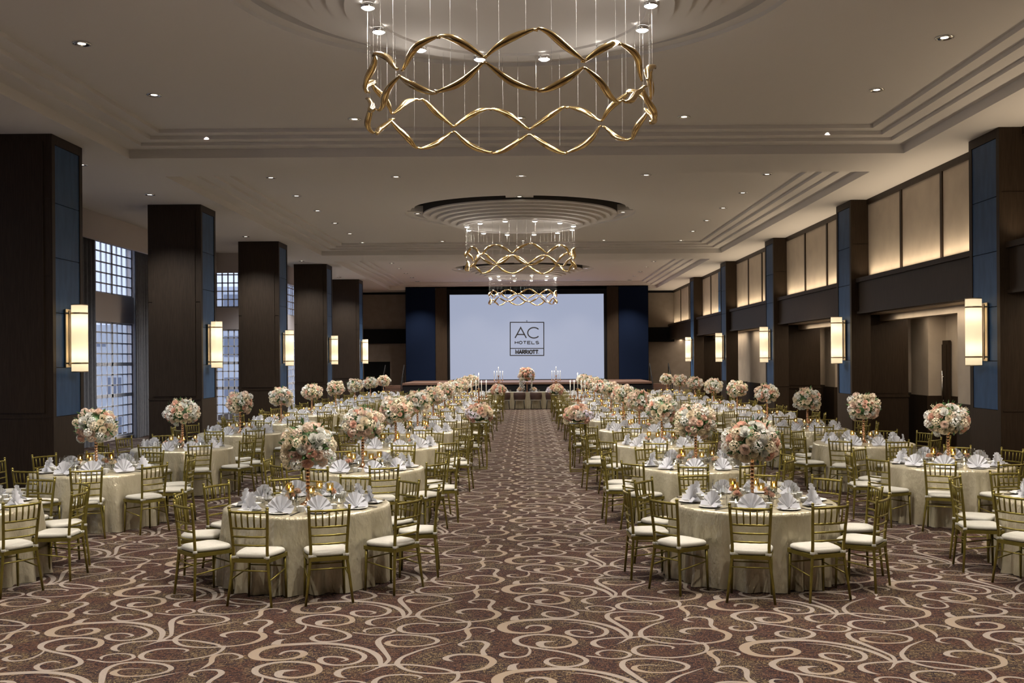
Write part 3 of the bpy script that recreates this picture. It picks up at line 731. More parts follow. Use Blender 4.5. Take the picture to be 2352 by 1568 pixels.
# tea light in a glass ball
m = MB(); m.lathe([(.001, .001), (.03, .001), (.045, .02), (.05, .04), (.042, .065), (.030, .075), (.028, .074), (.047, .04), (.001, .006)], 14); T_G = m.mesh('bowl', [M['glass']])
m = MB(); m.lathe([(.019, .008), (.019, .02), (.001, .02)], 10); T_W = m.mesh('candle', [M['wax']])
m = MB(); m.lathe([(.001, .02), (.008, .03), (.006, .04), (.001, .055)], 8); T_F = m.mesh('flame', [M['flame']])
m = MB(); m.lathe([(.001, .001), (.035, .001), (.05, .025), (.05, .045), (.022, .075), (.024, .09), (.022, .09), (.020, .076), (.047, .045), (.001, .008)], 14); VASE = m.mesh('vase', [M['glass']])

# ------------------------------------------------------------------ flowers
def rose_mb(hi=True):
    m = MB()
    layers = [(3, .09, .80, .02, .1), (3, .20, .84, .07, .25), (4, .32, .84, .13, .4), (5, .47, .78, .22, .7), (5, .62, .66, .30, 1.0), (6, .76, .46, .42, 1.4)] if hi else [(3, .16, .80, .05, .2), (4, .40, .80, .2, .6), (5, .68, .58, .38, 1.2)]
    nu, nv = (4, 3) if hi else (2, 2)
    for li, (n, r, h, op, curl) in enumerate(layers):
        for k in range(n):
            ph = 2 * pi * (k + .5 * (li % 2) + .13 * li) / n; wd = pi / n * 1.35
            def fn(u, v, ph=ph, wd=wd, r=r, h=h, op=op, curl=curl):
                uu = 2 * u - 1; a = ph + uu * wd * (1 - .35 * v * v * abs(uu))
                rad = r * (.35 + .65 * v ** .6) + op * .18 * v * v + curl * .09 * v ** 4 + .06 * uu * uu * v
                z = -.12 * r * 2 * (1 - v) + h * (v ** .85) * (1 - .16 * uu * uu) - curl * .09 * v ** 5 - .3 * r * (1 - v)
                return (rad * cos(a), rad * sin(a), z - .35)
            m.grid(fn, nu, nv)
    return m
ROSE, ROSELO = rose_mb(), rose_mb(False)
def hydra_mb(n=26, s=.17, petals=True):
    m = MB()
    for k in range(n):
        z = 1 - 1.5 * (k + .5) / n; a = k * 2.39996; q = sqrt(max(0, 1 - z * z)); d = Vector((q * cos(a), q * sin(a), z))
        t = d.orthogonal().normalized(); b = d.cross(t); c = d * .78
        for j in range(4):
            w = j * pi / 2 + k; e = t * cos(w) + b * sin(w); f = t * -sin(w) + b * cos(w)
            m.add([c, c + (e * .6 + f * .5) * s * 1.5 + d * .06, c + e * s * 1.9 + d * .12, c + (e * .6 - f * .5) * s * 1.5 + d * .06], [(0, 1, 2, 3)], 0, True)
    return m
HYD = hydra_mb(); HYDLO = hydra_mb(11, .26)
def leaf(m, p, d, L, w, roll, mi=0):
    d = Vector(d).normalized(); s = d.orthogonal().normalized(); s = Matrix.Rotation(roll, 3, d) @ s; nn = d.cross(s); p = Vector(p)
    m.add([p, p + d * L * .5 + s * w + nn * w * .3, p + d * L, p + d * L * .5 - s * w + nn * w * .3, p + d * L * .5], [(0, 1, 4), (1, 2, 4), (0, 4, 3), (4, 2, 3)], mi, True)
PAL = ['peach', 'blush', 'cream', 'white']
ROSEM = {c: ROSE.mesh('rose', [M[c]]) for c in PAL}
ROSELOM = {c: ROSELO.mesh('rose', [M[c]]) for c in PAL}
HYDM = {c: HYD.mesh('hydrangea', [M[c]]) for c in ('cream', 'white', 'blush', 'lilac')}
def fib(n, zmin=-.75):
    for k in range(n):
        z = 1 - (1 - zmin) * (k + .5) / n; a = k * 2.39996; q = sqrt(max(0, 1 - z * z)); yield Vector((q * cos(a), q * sin(a), z))
def ball_plan(seed, n=70, rad=.262, zmin=-.8, sq=.88, pal=(.19, .23, .31, .27), rs=(.048, .072)):
    random.seed(seed); out = []
    for d in fib(n, zmin):
        d = (d + Vector((R_(-.13, .13), R_(-.13, .13), R_(-.13, .13)))).normalized()
        q = random.random(); c = PAL[0] if q < pal[0] else PAL[1] if q < pal[0] + pal[1] else PAL[2] if q < pal[0] + pal[1] + pal[2] else PAL[3]
        kind = 'hyd' if random.random() < .3 and c != 'peach' else 'rose'
        r = R_(*rs) * (1.15 if kind == 'hyd' else 1); rr = rad * R_(.88, 1.06)
        out.append((kind, c, Vector((d.x * rr, d.y * rr, d.z * rr * sq)), d, r))
    return out
def greens(seed, rad=.262, n=130, sq=.88):
    random.seed(seed + 99); m = MB()
    m.lathe([(.001, -rad * .75 * sq), (rad * .6, -rad * .55 * sq), (rad * .82, 0), (rad * .6, rad * .55 * sq), (.001, rad * .8 * sq)], 14)
    for d in fib(n, -.7):
        d = (d + Vector((R_(-.3, .3), R_(-.3, .3), R_(-.3, .3)))).normalized()
        p = Vector((d.x, d.y, d.z * sq)) * rad * R_(.8, .98); dd = (d + Vector((R_(-.7, .7), R_(-.7, .7), R_(-.7, .7)))).normalized()
        leaf(m, p, dd, R_(.05, .10), R_(.011, .018), R_(0, 6))
    return m
def sprig_mb(seed):
    random.seed(seed); m = MB(); L = .11
    m.tube([(0, 0, 0), (.004, 0, L * .5), (0, .004, L)], [.003, .002, .001], 4, 0)
    for k in range(12):
        z = L * (.25 + .75 * k / 12); a = k * 2.4; r = .018 * (1.2 - k / 14); d = Vector((cos(a), sin(a), .5))
        for j in range(3): leaf(m, (d.x * .006, d.y * .006, z), d + Vector((R_(-.6, .6), R_(-.6, .6), R_(-.2, .6))), r * 1.5, r * .5, R_(0, 6), 1)
    return m
SPRIG = [sprig_mb(k).mesh('blossom_sprig', [M['leaf'], M['cream']]) for k in range(2)]
def align(d, tw): return (d.to_track_quat('Z', 'Y').to_matrix() @ Matrix.Rotation(tw, 3, 'Z'))
def stand_mb():
    m = MB(); prof = [(.085, 0), (.085, .006), (.06, .012), (.028, .04), (.016, .09), (.013, .12)]
    z = .12
    for k in range(7):
        prof += [(.013, z), (.023, z + .012), (.025, z + .02), (.022, z + .028), (.013, z + .04)]; z += .04
    prof += [(.018, z + .01), (.05, z + .05), (.06, z + .055)]
    m.lathe(prof, 14, (0, 0, 0), 0, True, True, True); return m
STAND = stand_mb().mesh('stand', [M['rosegold']])
BALLC = .605                        # ball centre above the table top
PLANS = [ball_plan(11), ball_plan(23), ball_plan(37)]
GREENS = [greens(s).mesh('foliage', [M['leaf']]) for s in (11, 23, 37)]
def bloom_lo(plan, gseed, n=70):
    m = MB(); g = greens(gseed, n=n); m.merge(g, None, {0: 4})
    for kind, c, p, d, r in plan:
        mt = Matrix.Translation(p) @ align(d, r * 999).to_4x4() @ Matrix.Scale(r, 4)
        m.merge(ROSELO if kind == 'rose' else HYDLO, mt, {0: PAL.index(c)})
    random.seed(gseed)
    for k in range(7):
        a = R_(0, 6.28); d = Vector((cos(a) * .55, sin(a) * .55, 1)).normalized(); q = sprig_mb(k)
        m.merge(q, Matrix.Translation(Vector((d.x, d.y, d.z * .88)) * .21) @ align(d, 0).to_4x4(), {0: 4, 1: 2})
    return m
BLO = [bloom_lo(PLANS[k], s) for k, s in enumerate((11, 23, 37))]
BLOM = [b.mesh('blooms', [M[c] for c in PAL] + [M['leaf']]) for b in BLO]
def centerpiece(x, y, z, label, lod, var, rz):
    r = thing('floral_centerpiece', label, 'flower arrangement', (x, y, z), rz, 'rose ball centerpieces')
    link('stand', STAND, r)
    if lod >= 1:
        link('blooms', BLOM[var], r, (0, 0, BALLC)); return r
    link('foliage', GREENS[var], r, (0, 0, BALLC))
    random.seed(var)
    for kind, c, p, d, rr in PLANS[var]:
        q = align(d, R_(0, 6)).to_euler(); l = p + Vector((0, 0, BALLC))
        link('rose' if kind == 'rose' else 'hydrangea', ROSEM[c] if kind == 'rose' else HYDM[c], r, l, q, rr)
    for k in range(10):
        a = R_(0, 6.28); zz = R_(.1, 1.1); d = Vector((cos(a), sin(a), zz)).normalized()
        link('blossom_sprig', SPRIG[k % 2], r, Vector((d.x * .215, d.y * .215, d.z * .19 + BALLC)), align(d, 0).to_euler())
    return r
def bud_vase(x, y, z, label, lod, seed, grp):
    random.seed(seed); r = thing('bud_vase', label, 'small flower vase', (x, y, z), R_(0, 6), grp)
    link('vase', VASE, r)
    m = MB()
    for k in range(9): leaf(m, (0, 0, .09), (R_(-1, 1), R_(-1, 1), R_(.2, 1)), R_(.05, .08), .013, R_(0, 6))
    for k in range(3): m.tube([(0, 0, .01), (R_(-.01, .01), R_(-.01, .01), .1)], .002, 4)
    link('leaves', m.mesh('leaves', [M['leaf']]), r)
    for k, c in enumerate(('peach', random.choice(PAL), random.choice(('cream', 'white', 'blush')))):
        a = 2.1 * k + R_(0, 1); d = Vector((cos(a) * .8, sin(a) * .8, 1)).normalized()
        link('rose', (ROSEM if lod == 0 else ROSELOM)[c], r, (d.x * .045, d.y * .045, .105 + R_(-.01, .02)), align(d, a).to_euler(), R_(.036, .046))
    return r

# ------------------------------------------------------------------ the banquet tables
SEAT = ['front', 'front-right', 'right-front', 'right-rear', 'rear-right', 'rear', 'rear-left', 'left-rear', 'left-front', 'front-left']
TABS = []
for k, yy in enumerate(ROWZ):
    for key in ('li', 'ri', 'lo', 'ro'):
        TABS.append((key, k, RX[key], yy))
def spot(a):
    return SEAT[int(round((a + pi / 2) / (2 * pi / 10))) % 10]
TNAME = {'li': 'left aisle row', 'ri': 'right aisle row', 'lo': 'left outer row', 'ro': 'right outer row'}
OFFS = {('li', 0): -13, ('ri', 0): -15.5, ('lo', 1): 20, ('lo', 0): 22, ('ro', 1): 9, ('ro', 0): 12, ('li', 1): 20, ('ri', 1): -12}
NAPI = 0; far_ch = MB(); far_np = MB(); far_np_first = None
TH = .762
for ti, (key, k, X, Y) in enumerate(TABS):
    random.seed(100 + ti)
    if key in ('li', 'ri') and k == 9: pass
    off = OFFS.get((key, k), (ti * 37) % 30 - 15)
    tn = '%s table from camera, %s' % (ORD[k], TNAME[key])
    lod = 0 if k <= 1 else 1 if k <= 4 else 2
    individual = ti < 30
    t = thing('round_table', 'round banquet table under champagne cloth, ' + tn, 'table', (X, Y, 0), R_(0, 6), 'round banquet tables')
    link('tabletop', TTOP, t); link('pedestal', TPED, t)
    o = link('tablecloth', CLOTH[ti % 3], None, (X, Y, 0), (0, 0, R_(0, 6.28))); tag(o, 'crinkled champagne satin cloth to the floor over ' + tn, 'tablecloth', 'champagne tablecloths')
    for s in range(10):
        a = radians(off + 36 * s + R_(-2.5, 2.5)); dx, dy = sin(a), -cos(a)
        rc = (1.11 if k < 2 else 1.15) + R_(-.03, .05); rz = a + R_(-.06, .06)
        cx, cy = X + dx * rc, Y + dy * rc
        if individual:
            place_chair(cx, cy, rz, 'gold chair, cream cushion, %s seat, %s' % (SEAT[s], tn), lod)
        else:
            far_ch.merge(CH_FULL, Matrix.Translation((cx, cy, 0)) @ Matrix.Rotation(rz, 4, 'Z'))
        rp = .665; px, py = X + dx * rp, Y + dy * rp; nz = a + R_(-.25, .25)
        if individual:
            if lod == 0: o = link('dinner_plate', PLATE, None, (px, py, TH), (0, 0, nz)); tag(o, 'white china plate under napkin, %s place, %s' % (SEAT[s], tn), 'plate', 'white dinner plates')
            o = link('napkin', NAP, None, (px, py, TH + (.006 if lod == 0 else -.004)), (R_(-.08, .08), 0, nz), R_(.92, 1.08)); tag(o, 'white fan napkin standing at %s place, %s' % (SEAT[s], tn), 'napkin', 'white fan napkins')
        else:
            far_np.merge(NAPM, Matrix.Translation((px, py, TH - .004)) @ Matrix.Rotation(nz, 4, 'Z'))
        if k <= 1:
            def at(r, da): return (X + sin(a + da) * r, Y - cos(a + da) * r, TH)
            o = link('tumbler', TUMB, None, at(.47, .16)); tag(o, 'clear glass tumbler behind %s place, %s' % (SEAT[s], tn), 'glass', 'clear tumblers')
            o = link('wine_glass', WINE, None, at(.44, -.10)); tag(o, 'stemmed wine glass behind %s place, %s' % (SEAT[s], tn), 'glass', 'stemmed glasses')
            o = link('soup_bowl', BOWL, None, at(.52, -.30)); tag(o, 'small white bowl beside the %s place, %s' % (SEAT[s], tn), 'bowl', 'small white bowls')
            o = link('tea_cup', CUP, None, at(.57, .30)); tag(o, 'small white cup beside %s place, %s' % (SEAT[s], tn), 'cup', 'white cups')
            o = link('chopsticks', STICK, None, at(.70, .235), (0, 0, a + .05)); tag(o, 'pair of black chopsticks beside %s place, %s' % (SEAT[s], tn), 'chopsticks', 'black chopsticks')
        elif k <= 3:
            o = link('tumbler', TUMB, None, (X + sin(a + .16) * .47, Y - cos(a + .16) * .47, TH)); tag(o, 'clear glass tumbler behind %s place, %s' % (SEAT[s], tn), 'glass', 'clear tumblers')
    centerpiece(X, Y, TH, 'tall ball of peach and white roses, ' + tn, lod, ti % 3, R_(0, 6.28))
    nv = 5 if k <= 1 else 4
    for j in range(nv):
        a = 2 * pi * j / nv + R_(-.2, .2) + ti; rr = R_(.2, .25)
        v = thing('candle_holder', 'amber candle votive on stem, %s of centre, %s' % (spot(a), tn), 'candle holder', (X + rr * cos(a), Y + rr * sin(a), TH), 0, 'amber votives')
        if k <= 4: link('stem', V_ST, v)
        link('cup', V_CUP, v); 
        if k <= 3: link('candle', V_WAX, v)
        link('flame', V_FL, v)
    if k <= 6:
        for j in range(4):
            a = 2 * pi * j / 4 + R_(-.2, .2) + ti * 1.7 + .6; rr = R_(.2, .28)
            bud_vase(X + rr * cos(a), Y + rr * sin(a), TH, 'bud vase of roses, %s of centre, %s' % (spot(a), tn), 0 if k <= 1 else 1, ti * 9 + j, 'bud vases')
    if k <= 4:
        for j in range(6 if k < 3 else 3):
            a = 2 * pi * j / 6 + R_(-.2, .2) + ti * .7; rr = R_(.31, .36)
            v = thing('tealight_bowl', 'glass tealight bowl, %s of centre, %s' % (spot(a), tn), 'candle holder', (X + rr * cos(a), Y + rr * sin(a), TH), 0, 'tealights')
            link('bowl', T_G, v); link('candle', T_W, v); link('flame', T_F, v)
o = link('distant_chairs', far_ch.mesh('distant_chairs', [M['chair'], M['cushion']])); o['kind'] = 'stuff'; tag(o, 'gold banquet chairs around the farthest tables near the stage', 'chair')
o = link('distant_napkins', far_np.mesh('distant_napkins', [M['napkin']])); o['kind'] = 'stuff'; tag(o, 'white fan napkins standing on the farthest tables near the stage', 'napkin')

# each table's accent beam comes from the closest recessed downlight
def beam(x, y, z, tx, ty, tz, e, size, col=(1, .94, .87)):
    l = bpy.data.lights.new('downlight_beam', 'SPOT'); l.energy = e; l.color = col; l.spot_size = radians(size); l.spot_blend = .8; l.shadow_soft_size = .05
    lo = bpy.data.objects.new('downlight_beam', l); COL.objects.link(lo); lo.location = (x, y, z - .08)
    lo.rotation_euler = Vector((tx - x, ty - y, tz - z + .08)).to_track_quat('-Z', 'Y').to_euler()
for key, k, X, Y in TABS:
    d = min(DLS, key=lambda q: (q[0] - X) ** 2 + (q[1] - Y + 1.8) ** 2 + 4 * q[3]); d[3] += 1
    beam(d[0], d[1], d[2], X, Y, .95, BEAM, 44)
for d in DLS:
    if d[3] == 0 and d[4]: beam(d[0], d[1], d[2], d[0], d[1], 0, d[4], 115 if d[0] < -8 else 95, (.90, .94, 1.0) if d[0] < -8 else (1, .90, .78))
# ------------------------------------------------------------------ aisle stands with flowers and candelabra
def wide_blooms(seed, rad, sq, n, pal):
    pl = ball_plan(seed, n, rad, -.55, sq, pal, (.055, .085)); m = MB(); g = greens(seed, rad, 60, sq); m.merge(g, None, {0: 4})
    for i, (kind, c, p, d, r) in enumerate(pl):
        mt = Matrix.Translation(p) @ align(d, i).to_4x4() @ Matrix.Scale(r, 4)
        mi = PAL.index(c)
        if kind == 'hyd' and c == 'white': mi = 5
        m.merge(ROSE if kind == 'rose' and rad < .4 else ROSELO if kind == 'rose' else HYDLO, mt, {0: mi})
    return m.mesh('blooms', [M[c] for c in PAL] + [M['leaf'], M['lilac']])
WB = wide_blooms(71, .27, .75, 46, (.34, .2, .2, .26))
def candelabra(x, y, z, label):
    r = thing('candelabra', label, 'candelabra', (x, y, z), 0, 'rose gold candelabras')
    m = MB(); m.lathe([(.07, 0), (.07, .01), (.03, .03), (.016, .06), (.014, .28), (.03, .30), (.016, .32), (.013, .46), (.028, .48), (.02, .50), (.04, .52), (.001, .525)], 12); link('column_stem', m.mesh('column_stem', [M['rosegold']]), r)
    tops = [(0, 0, .52)]
    for k in range(4):
        a = k * pi / 2 + .4; m = MB(); e = Vector((cos(a), sin(a), 0))
        P = [e * .015 + Vector((0, 0, .30)), e * .07 + Vector((0, 0, .25)), e * .14 + Vector((0, 0, .27)), e * .165 + Vector((0, 0, .34))]
        m.tube(P, .008, 6); m.lathe([(.008, .33), (.04, .345), (.035, .35), (.018, .355), (.018, .38)], 10, (e.x * .165, e.y * .165, 0), 0, True, False, True); link('arm', m.mesh('arm', [M['rosegold']]), r)
        tops.append((e.x * .165, e.y * .165, .37))
    for t in tops:
        m = MB(); m.lathe([(.0085, 0), (.008, .27), (.001, .275)], 8, (0, 0, 0), 0, True, True); o = link('candle', m.mesh('candle', [M['wax']]), r, t)
        m = MB(); m.lathe([(.001, .275), (.007, .287), (.006, .298), (.001, .318)], 8); link('flame', m.mesh('flame', [M['flame']]), o)
for (sx, yy, w) in ((-1.0, 21.2, 'left of the aisle, nearer pair'), (1.02, 20.6, 'right of the aisle, nearer pair'), (-1.04, 37.4, 'left of the aisle near head table'), (1.06, 37.2, 'right of the aisle near head table')):
    r = thing('flower_stand', 'slim gold frame stand ' + w, 'plant stand', (sx, yy, 0), 0, 'gold aisle stands'); q = .16; h = .95
    for ax in (-q, q):
        for ay in (-q, q):
            m = MB(); m.box(ax - .009, ax + .009, ay - .009, ay + .009, 0, h); link('leg', m.mesh('leg', [M['chair']]), r)
    m = MB(); m.box(-q - .01, q + .01, -q - .01, q + .01, h, h + .015); link('top_plate', m.mesh('top_plate', [M['chair']]), r)
    m = MB()
    for z in (.02,):
        m.box(-q, q, -q - .008, -q + .008, z - .008, z + .008); m.box(-q, q, q - .008, q + .008, z - .008, z + .008); m.box(-q - .008, -q + .008, -q, q, z - .008, z + .008); m.box(q - .008, q + .008, -q, q, z - .008, z + .008)
    link('base_frame', m.mesh('base_frame', [M['chair']]), r)
    o = link('flower_arrangement', WB, None, (sx, yy, h + .19), (0, 0, sx + yy)); tag(o, 'peach rose and lilac mound on gold stand ' + w, 'flower arrangement', 'aisle flower mounds')
    candelabra(sx, yy, h + .2, 'rose gold candelabra with lit candles ' + w)

# ------------------------------------------------------------------ head table
YH = 46.9
t = thing('head_table', 'long head table under cream cloth before the stage', 'table', (0, YH, 0))
m = MB(); m.box(-2.0, 2.0, -.42, .42, .71, .745); link('tabletop', m.mesh('tabletop', [M['woodred']]), t)
for sx in (-1.8, 1.8):
    for sy in (-.35, .35): m = MB(); m.box(sx - .03, sx + .03, sy - .03, sy + .03, 0, .71); link('leg', m.mesh('leg', [M['leg']]), t)
m = MB()
def hc(u, v):
    P = 2 * (4.04 + .9); d = u * P; zs = [.75, .73, .5, .25, .01]; z = zs[int(round(v * 4))]; e = .012 + (.06 * (.5 + .5 * sin(d * 24 + sin(d * 3)))) * (.75 - z)
    if d < 4.04: x, y = -2.02 + d, -.45 - e
    elif d < 4.94: x, y = 2.02 + e, -.45 + d - 4.04
    elif d < 8.98: x, y = 2.02 - (d - 4.94), .45 + e
    else: x, y = -2.02 - e, .45 - (d - 8.98)
    return (x, y, z)
m.grid(hc, 220, 4, 0, True, True); m.box(-2.03, 2.03, -.46, .46, .748, .758)
o = link('tablecloth', m.mesh('tablecloth', [M['cloth']]), None, (0, YH, 0)); tag(o, 'cream cloth with floor-length folds draped over long head table', 'tablecloth')
def armchair_parts():
    P = []
    m = MB(); m.lathe([(.25, .42), (.275, .60), (.27, .75), (.255, .765), (.245, .75), (.25, .60), (.23, .42)], 20, (0, 0, 0), 0, True, False, False, pi * 1.0 - .35, 2 * pi + .35); P.append(('backrest', m.mesh('backrest', [M['tan']])))
    m = MB(); m.lathe([(.001, .39), (.24, .39), (.255, .42), (.25, .47), (.22, .485), (.001, .49)], 20); P.append(('seat', m.mesh('seat', [M['cushion']])))
    for sx in (-1, 1):
        for sy in (-1, 1): m = MB(); m.tube([(sx * .23, sy * .22, 0), (sx * .19, sy * .18, .40)], [.012, .02], 8); P.append(('leg', m.mesh('leg', [M['leg']])))
    return P
AP = armchair_parts()
for k, (x, y, rz, w) in enumerate([(-1.02, YH - .75, 0, 'first from left on aisle side'), (-.34, YH - .75, 0, 'second from left on aisle side'), (.40, YH - .75, 0, 'third from left on aisle side'), (1.10, YH - .75, 0, 'fourth from left on aisle side')]):
    r = thing('tub_chair', 'brown leather tub chair with cream seat at head table, ' + w, 'chair', (x, y, 0), rz, 'head table tub chairs')
    for n, me in AP: link(n, me, r)
for k in range(6):
    x = -1.65 + .66 * k
    o = link('napkin', NAP, None, (x, YH - .25, .757), (0, 0, 0)); tag(o, 'white fan-folded napkin on head table, %s from left' % ORD[k], 'napkin', 'white fan napkins')
    o = link('tumbler', TUMB, None, (x + .22, YH - .08, .759)); tag(o, 'clear glass tumbler on head table, %s from left' % ORD[k], 'glass', 'clear tumblers')
r = thing('floral_centerpiece', 'largest rose ball with trailing white orchids on head table', 'flower arrangement', (0, YH, .758))
HB_ = wide_blooms(55, .36, 1.0, 90, (.3, .2, .3, .2)); link('stand', STAND, r); link('blooms', HB_, r, (0, 0, .76))
random.seed(3)
for k in range(7):
    a = R_(0, 6.28) if k > 3 else pi * 1.1 + .28 * k; m = MB()
    m.tube([(cos(a) * .33, sin(a) * .33, .66), (cos(a) * .35, sin(a) * .35, .35), (cos(a) * .34, sin(a) * .34, .10)], .003, 4)
    for j in range(12):
        p = Vector((cos(a) * .34, sin(a) * .34, .64 - .045 * j))
        for q in range(6): leaf(m, p, (R_(-1, 1), R_(-1, 1), R_(-1, .5)), .055, .022, R_(0, 6))
    link('blossom_trail', m.mesh('blossom_trail', [M['white']]), r)
for s, w in ((-.3, 'left'), (.3, 'right')):
    o = link('flower_arrangement', WB, None, (s, YH - .1, .86), (0, 0, s), .55); tag(o, 'small low peach rose arrangement on head table, %s of the tall ball' % w, 'flower arrangement')

# ------------------------------------------------------------------ stage, stairs, screen
m = MB(); m.box(-6.1, 6.15, 50.3, YS - .07, 0, 1.02, 0)
r = thing('stage', 'raised black fronted stage with brown wooden edge below screen', 'stage', (0, 0, 0))
link('riser', m.mesh('riser', [M['black']]), r)
m = MB(); m.box(-6.14, 6.19, 50.26, YS - .07, 1.02, 1.12, 0); link('deck', m.mesh('deck', [M['woodred']]), r)
for s, w in ((-1, 'left'), (1, 'right')):
    r = thing('stage_steps', 'dark steps with black handrails at the %s end of the stage' % w, 'stairs', (s * 6.6, 50.9, 0))
    for k in range(5):
        m = MB(); m.box(-.46, .46, -1.1 + .27 * k, .3, .02 + .2 * k, .2 + .2 * k); link('tread', m.mesh('tread', [M['woodred'] if k > 2 else M['black']]), r)
    for sx in (-.47, .47):
        m = MB(); m.tube([(sx, -1.05, .2), (sx, -1.05, 1.1), (sx, .2, 2.0), (sx, .2, 1.0)], .022, 8); m.tube([(sx, -.4, .5), (sx, -.4, 1.55)], .016, 8); link('handrail', m.mesh('handrail', [M['black']]), r)
r = thing('projection_screen', 'large pale blue lit screen with a black boxed logo above stage', 'screen', (0, YS - .06, 0))
SX0, SX1, SZ0, SZ1 = -4.19, 4.22, 1.16, 5.80
m = MB(); m.box(SX0, SX1, -.04, .0, SZ0, SZ1); link('display', m.mesh('display', [M['screen']]), r)
m = MB(); b = .06
for x0, x1, z0, z1 in ((SX0 - b, SX0, SZ0 - b, SZ1 + b), (SX1, SX1 + b, SZ0 - b, SZ1 + b), (SX0, SX1, SZ0 - b, SZ0), (SX0, SX1, SZ1, SZ1 + b)): m.box(x0, x1, -.06, .02, z0, z1)
link('bezel', m.mesh('bezel', [M['black']]), r)
def px(x, y):
    dx, dy = unroll(x, y); yy = YS - .1
    return (dx * yy / F, CAMH - dy * yy / F)
def stroke(m, pts, w, closed=False):
    P = [Vector((p[0], 0, p[1])) for p in pts]; n = len(P); L, Rr = [], []
    for i in range(n):
        a = P[(i - 1) % n] if closed or i > 0 else P[i]; c = P[(i + 1) % n] if closed or i < n - 1 else P[i]
        d1 = (P[i] - a); d2 = (c - P[i]); d1 = d1.normalized() if d1.length > 1e-6 else d2.normalized(); d2 = d2.normalized() if d2.length > 1e-6 else d1
        t = (d1 + d2).normalized(); nn = Vector((-t.z, 0, t.x)); s = w * .5 / max(.4, nn.dot(Vector((-d1.z, 0, d1.x))))
        L.append(P[i] + nn * s); Rr.append(P[i] - nn * s)
    vs = [(v.x, -.045, v.z) for v in L] + [(v.x, -.045, v.z) for v in Rr] + [(v.x, -.041, v.z) for v in L] + [(v.x, -.041, v.z) for v in Rr]
    for i in range(n if closed else n - 1):
        j = (i + 1) % n; q = len(m.v); m.add([vs[i], vs[j], vs[n + j], vs[n + i], vs[2 * n + i], vs[2 * n + j], vs[3 * n + j], vs[3 * n + i]], [(0, 1, 2, 3), (4, 7, 6, 5), (0, 4, 5, 1), (3, 2, 6, 7)])
def arc(cx, cy, rx, ry, a0, a1, n=18): return [(cx + rx * cos(radians(a0 + (a1 - a0) * k / n)), cy + ry * sin(radians(a0 + (a1 - a0) * k / n))) for k in range(n + 1)]
GL = {'A': [[(0, 0), (.5, 1), (1, 0)], [(.18, .34), (.82, .34)]], 'C': [arc(.55, .5, .55, .5, 42, 318)], 'H': [[(0, 0), (0, 1)], [(1, 0), (1, 1)], [(0, .52), (1, .52)]],
      'O': [arc(.5, .5, .5, .5, 0, 360)[:-1]], 'T': [[(.5, 0), (.5, 1)], [(0, 1), (1, 1)]], 'E': [[(1, 0), (0, 0), (0, 1), (1, 1)], [(0, .52), (.85, .52)]], 'L': [[(0, 1), (0, 0), (1, 0)]],
      'S': [arc(.5, .74, .45, .26, 30, 270, 12) + arc(.5, .25, .5, .25, 90, -150, 12)], 'M': [[(.08, 0), (.08, 1), (.5, .15), (.92, 1), (.92, 0)]], 'R': [[(.12, 0), (.12, 1), (.6, 1), (.82, .9), (.86, .74), (.8, .58), (.6, .5), (.12, .5)], [(.5, .5), (.95, 0)]], 'I': [[(.5, 0), (.5, 1)]]}
SER = {'M': [(0, 0), (.84, 0), (.04, 1), (.8, 1)], 'A': [(-.08, 0), (.8, 0)], 'R': [(0, 0), (.86, 0), (0, 1)], 'I': [(.22, 0), (.22, 1)], 'T': [(.3, 0)], 'O': []}
logo = link('logo', MB().mesh('logo_frame', [M['logo']]), r)
m = MB(); stroke(m, [px(1172, 740), px(1249, 740), px(1249, 816), px(1172, 816)], .05, True); stroke(m, [px(1172, 800), px(1249, 800)], .045)
stroke(m, [px(1210, 735), px(1210, 739)], .02); stroke(m, [px(1208, 737), px(1212, 737)], .02)
logo.data = m.mesh('logo', [M['logo']])
def word(txt, x0, x1, y0, y1, gap, w, wide=None, serif=0):
    mm = MB(); n = len(txt); wd = [(wide or {}).get(c, 1) for c in txt]; tot = sum(wd) + gap * (n - 1); u = (x1 - x0) / tot; x = x0
    for c, q in zip(txt, wd):
        for s in GL[c]:
            cl = c == 'O'; stroke(mm, [px(x + p[0] * q * u, y1 - p[1] * (y1 - y0)) for p in s], w, cl)
        if serif:
            for sx, sz in SER[c]:
                a = px(x + sx * q * u, y1 - sz * (y1 - y0)); bq = px(x + (sx + .28 / q) * q * u, y1 - sz * (y1 - y0)); stroke(mm, [a, bq], .03)
            if c == 'T':
                for sx in (.02, .98): stroke(mm, [px(x + sx * q * u, y0), px(x + sx * q * u, y0 + 2)], .03)
        x += (q + gap) * u
    link('lettering', mm.mesh('lettering', [M['logo']]), logo)
word('AC', 1183, 1238, 752, 776, .12, .065)
word('HOTELS', 1183, 1237.5, 783.5, 789.5, .38, .042)
word('MARRIOTT', 1184, 1236, 804.0, 812, .16, .062, {'I': .5, 'M': 1.25}, 1)
m = MB(); stroke(m, [px(1237.2, 812), px(1237.2, 810.6)], .035); link('lettering', m.mesh('lettering', [M['logo']]), logo)

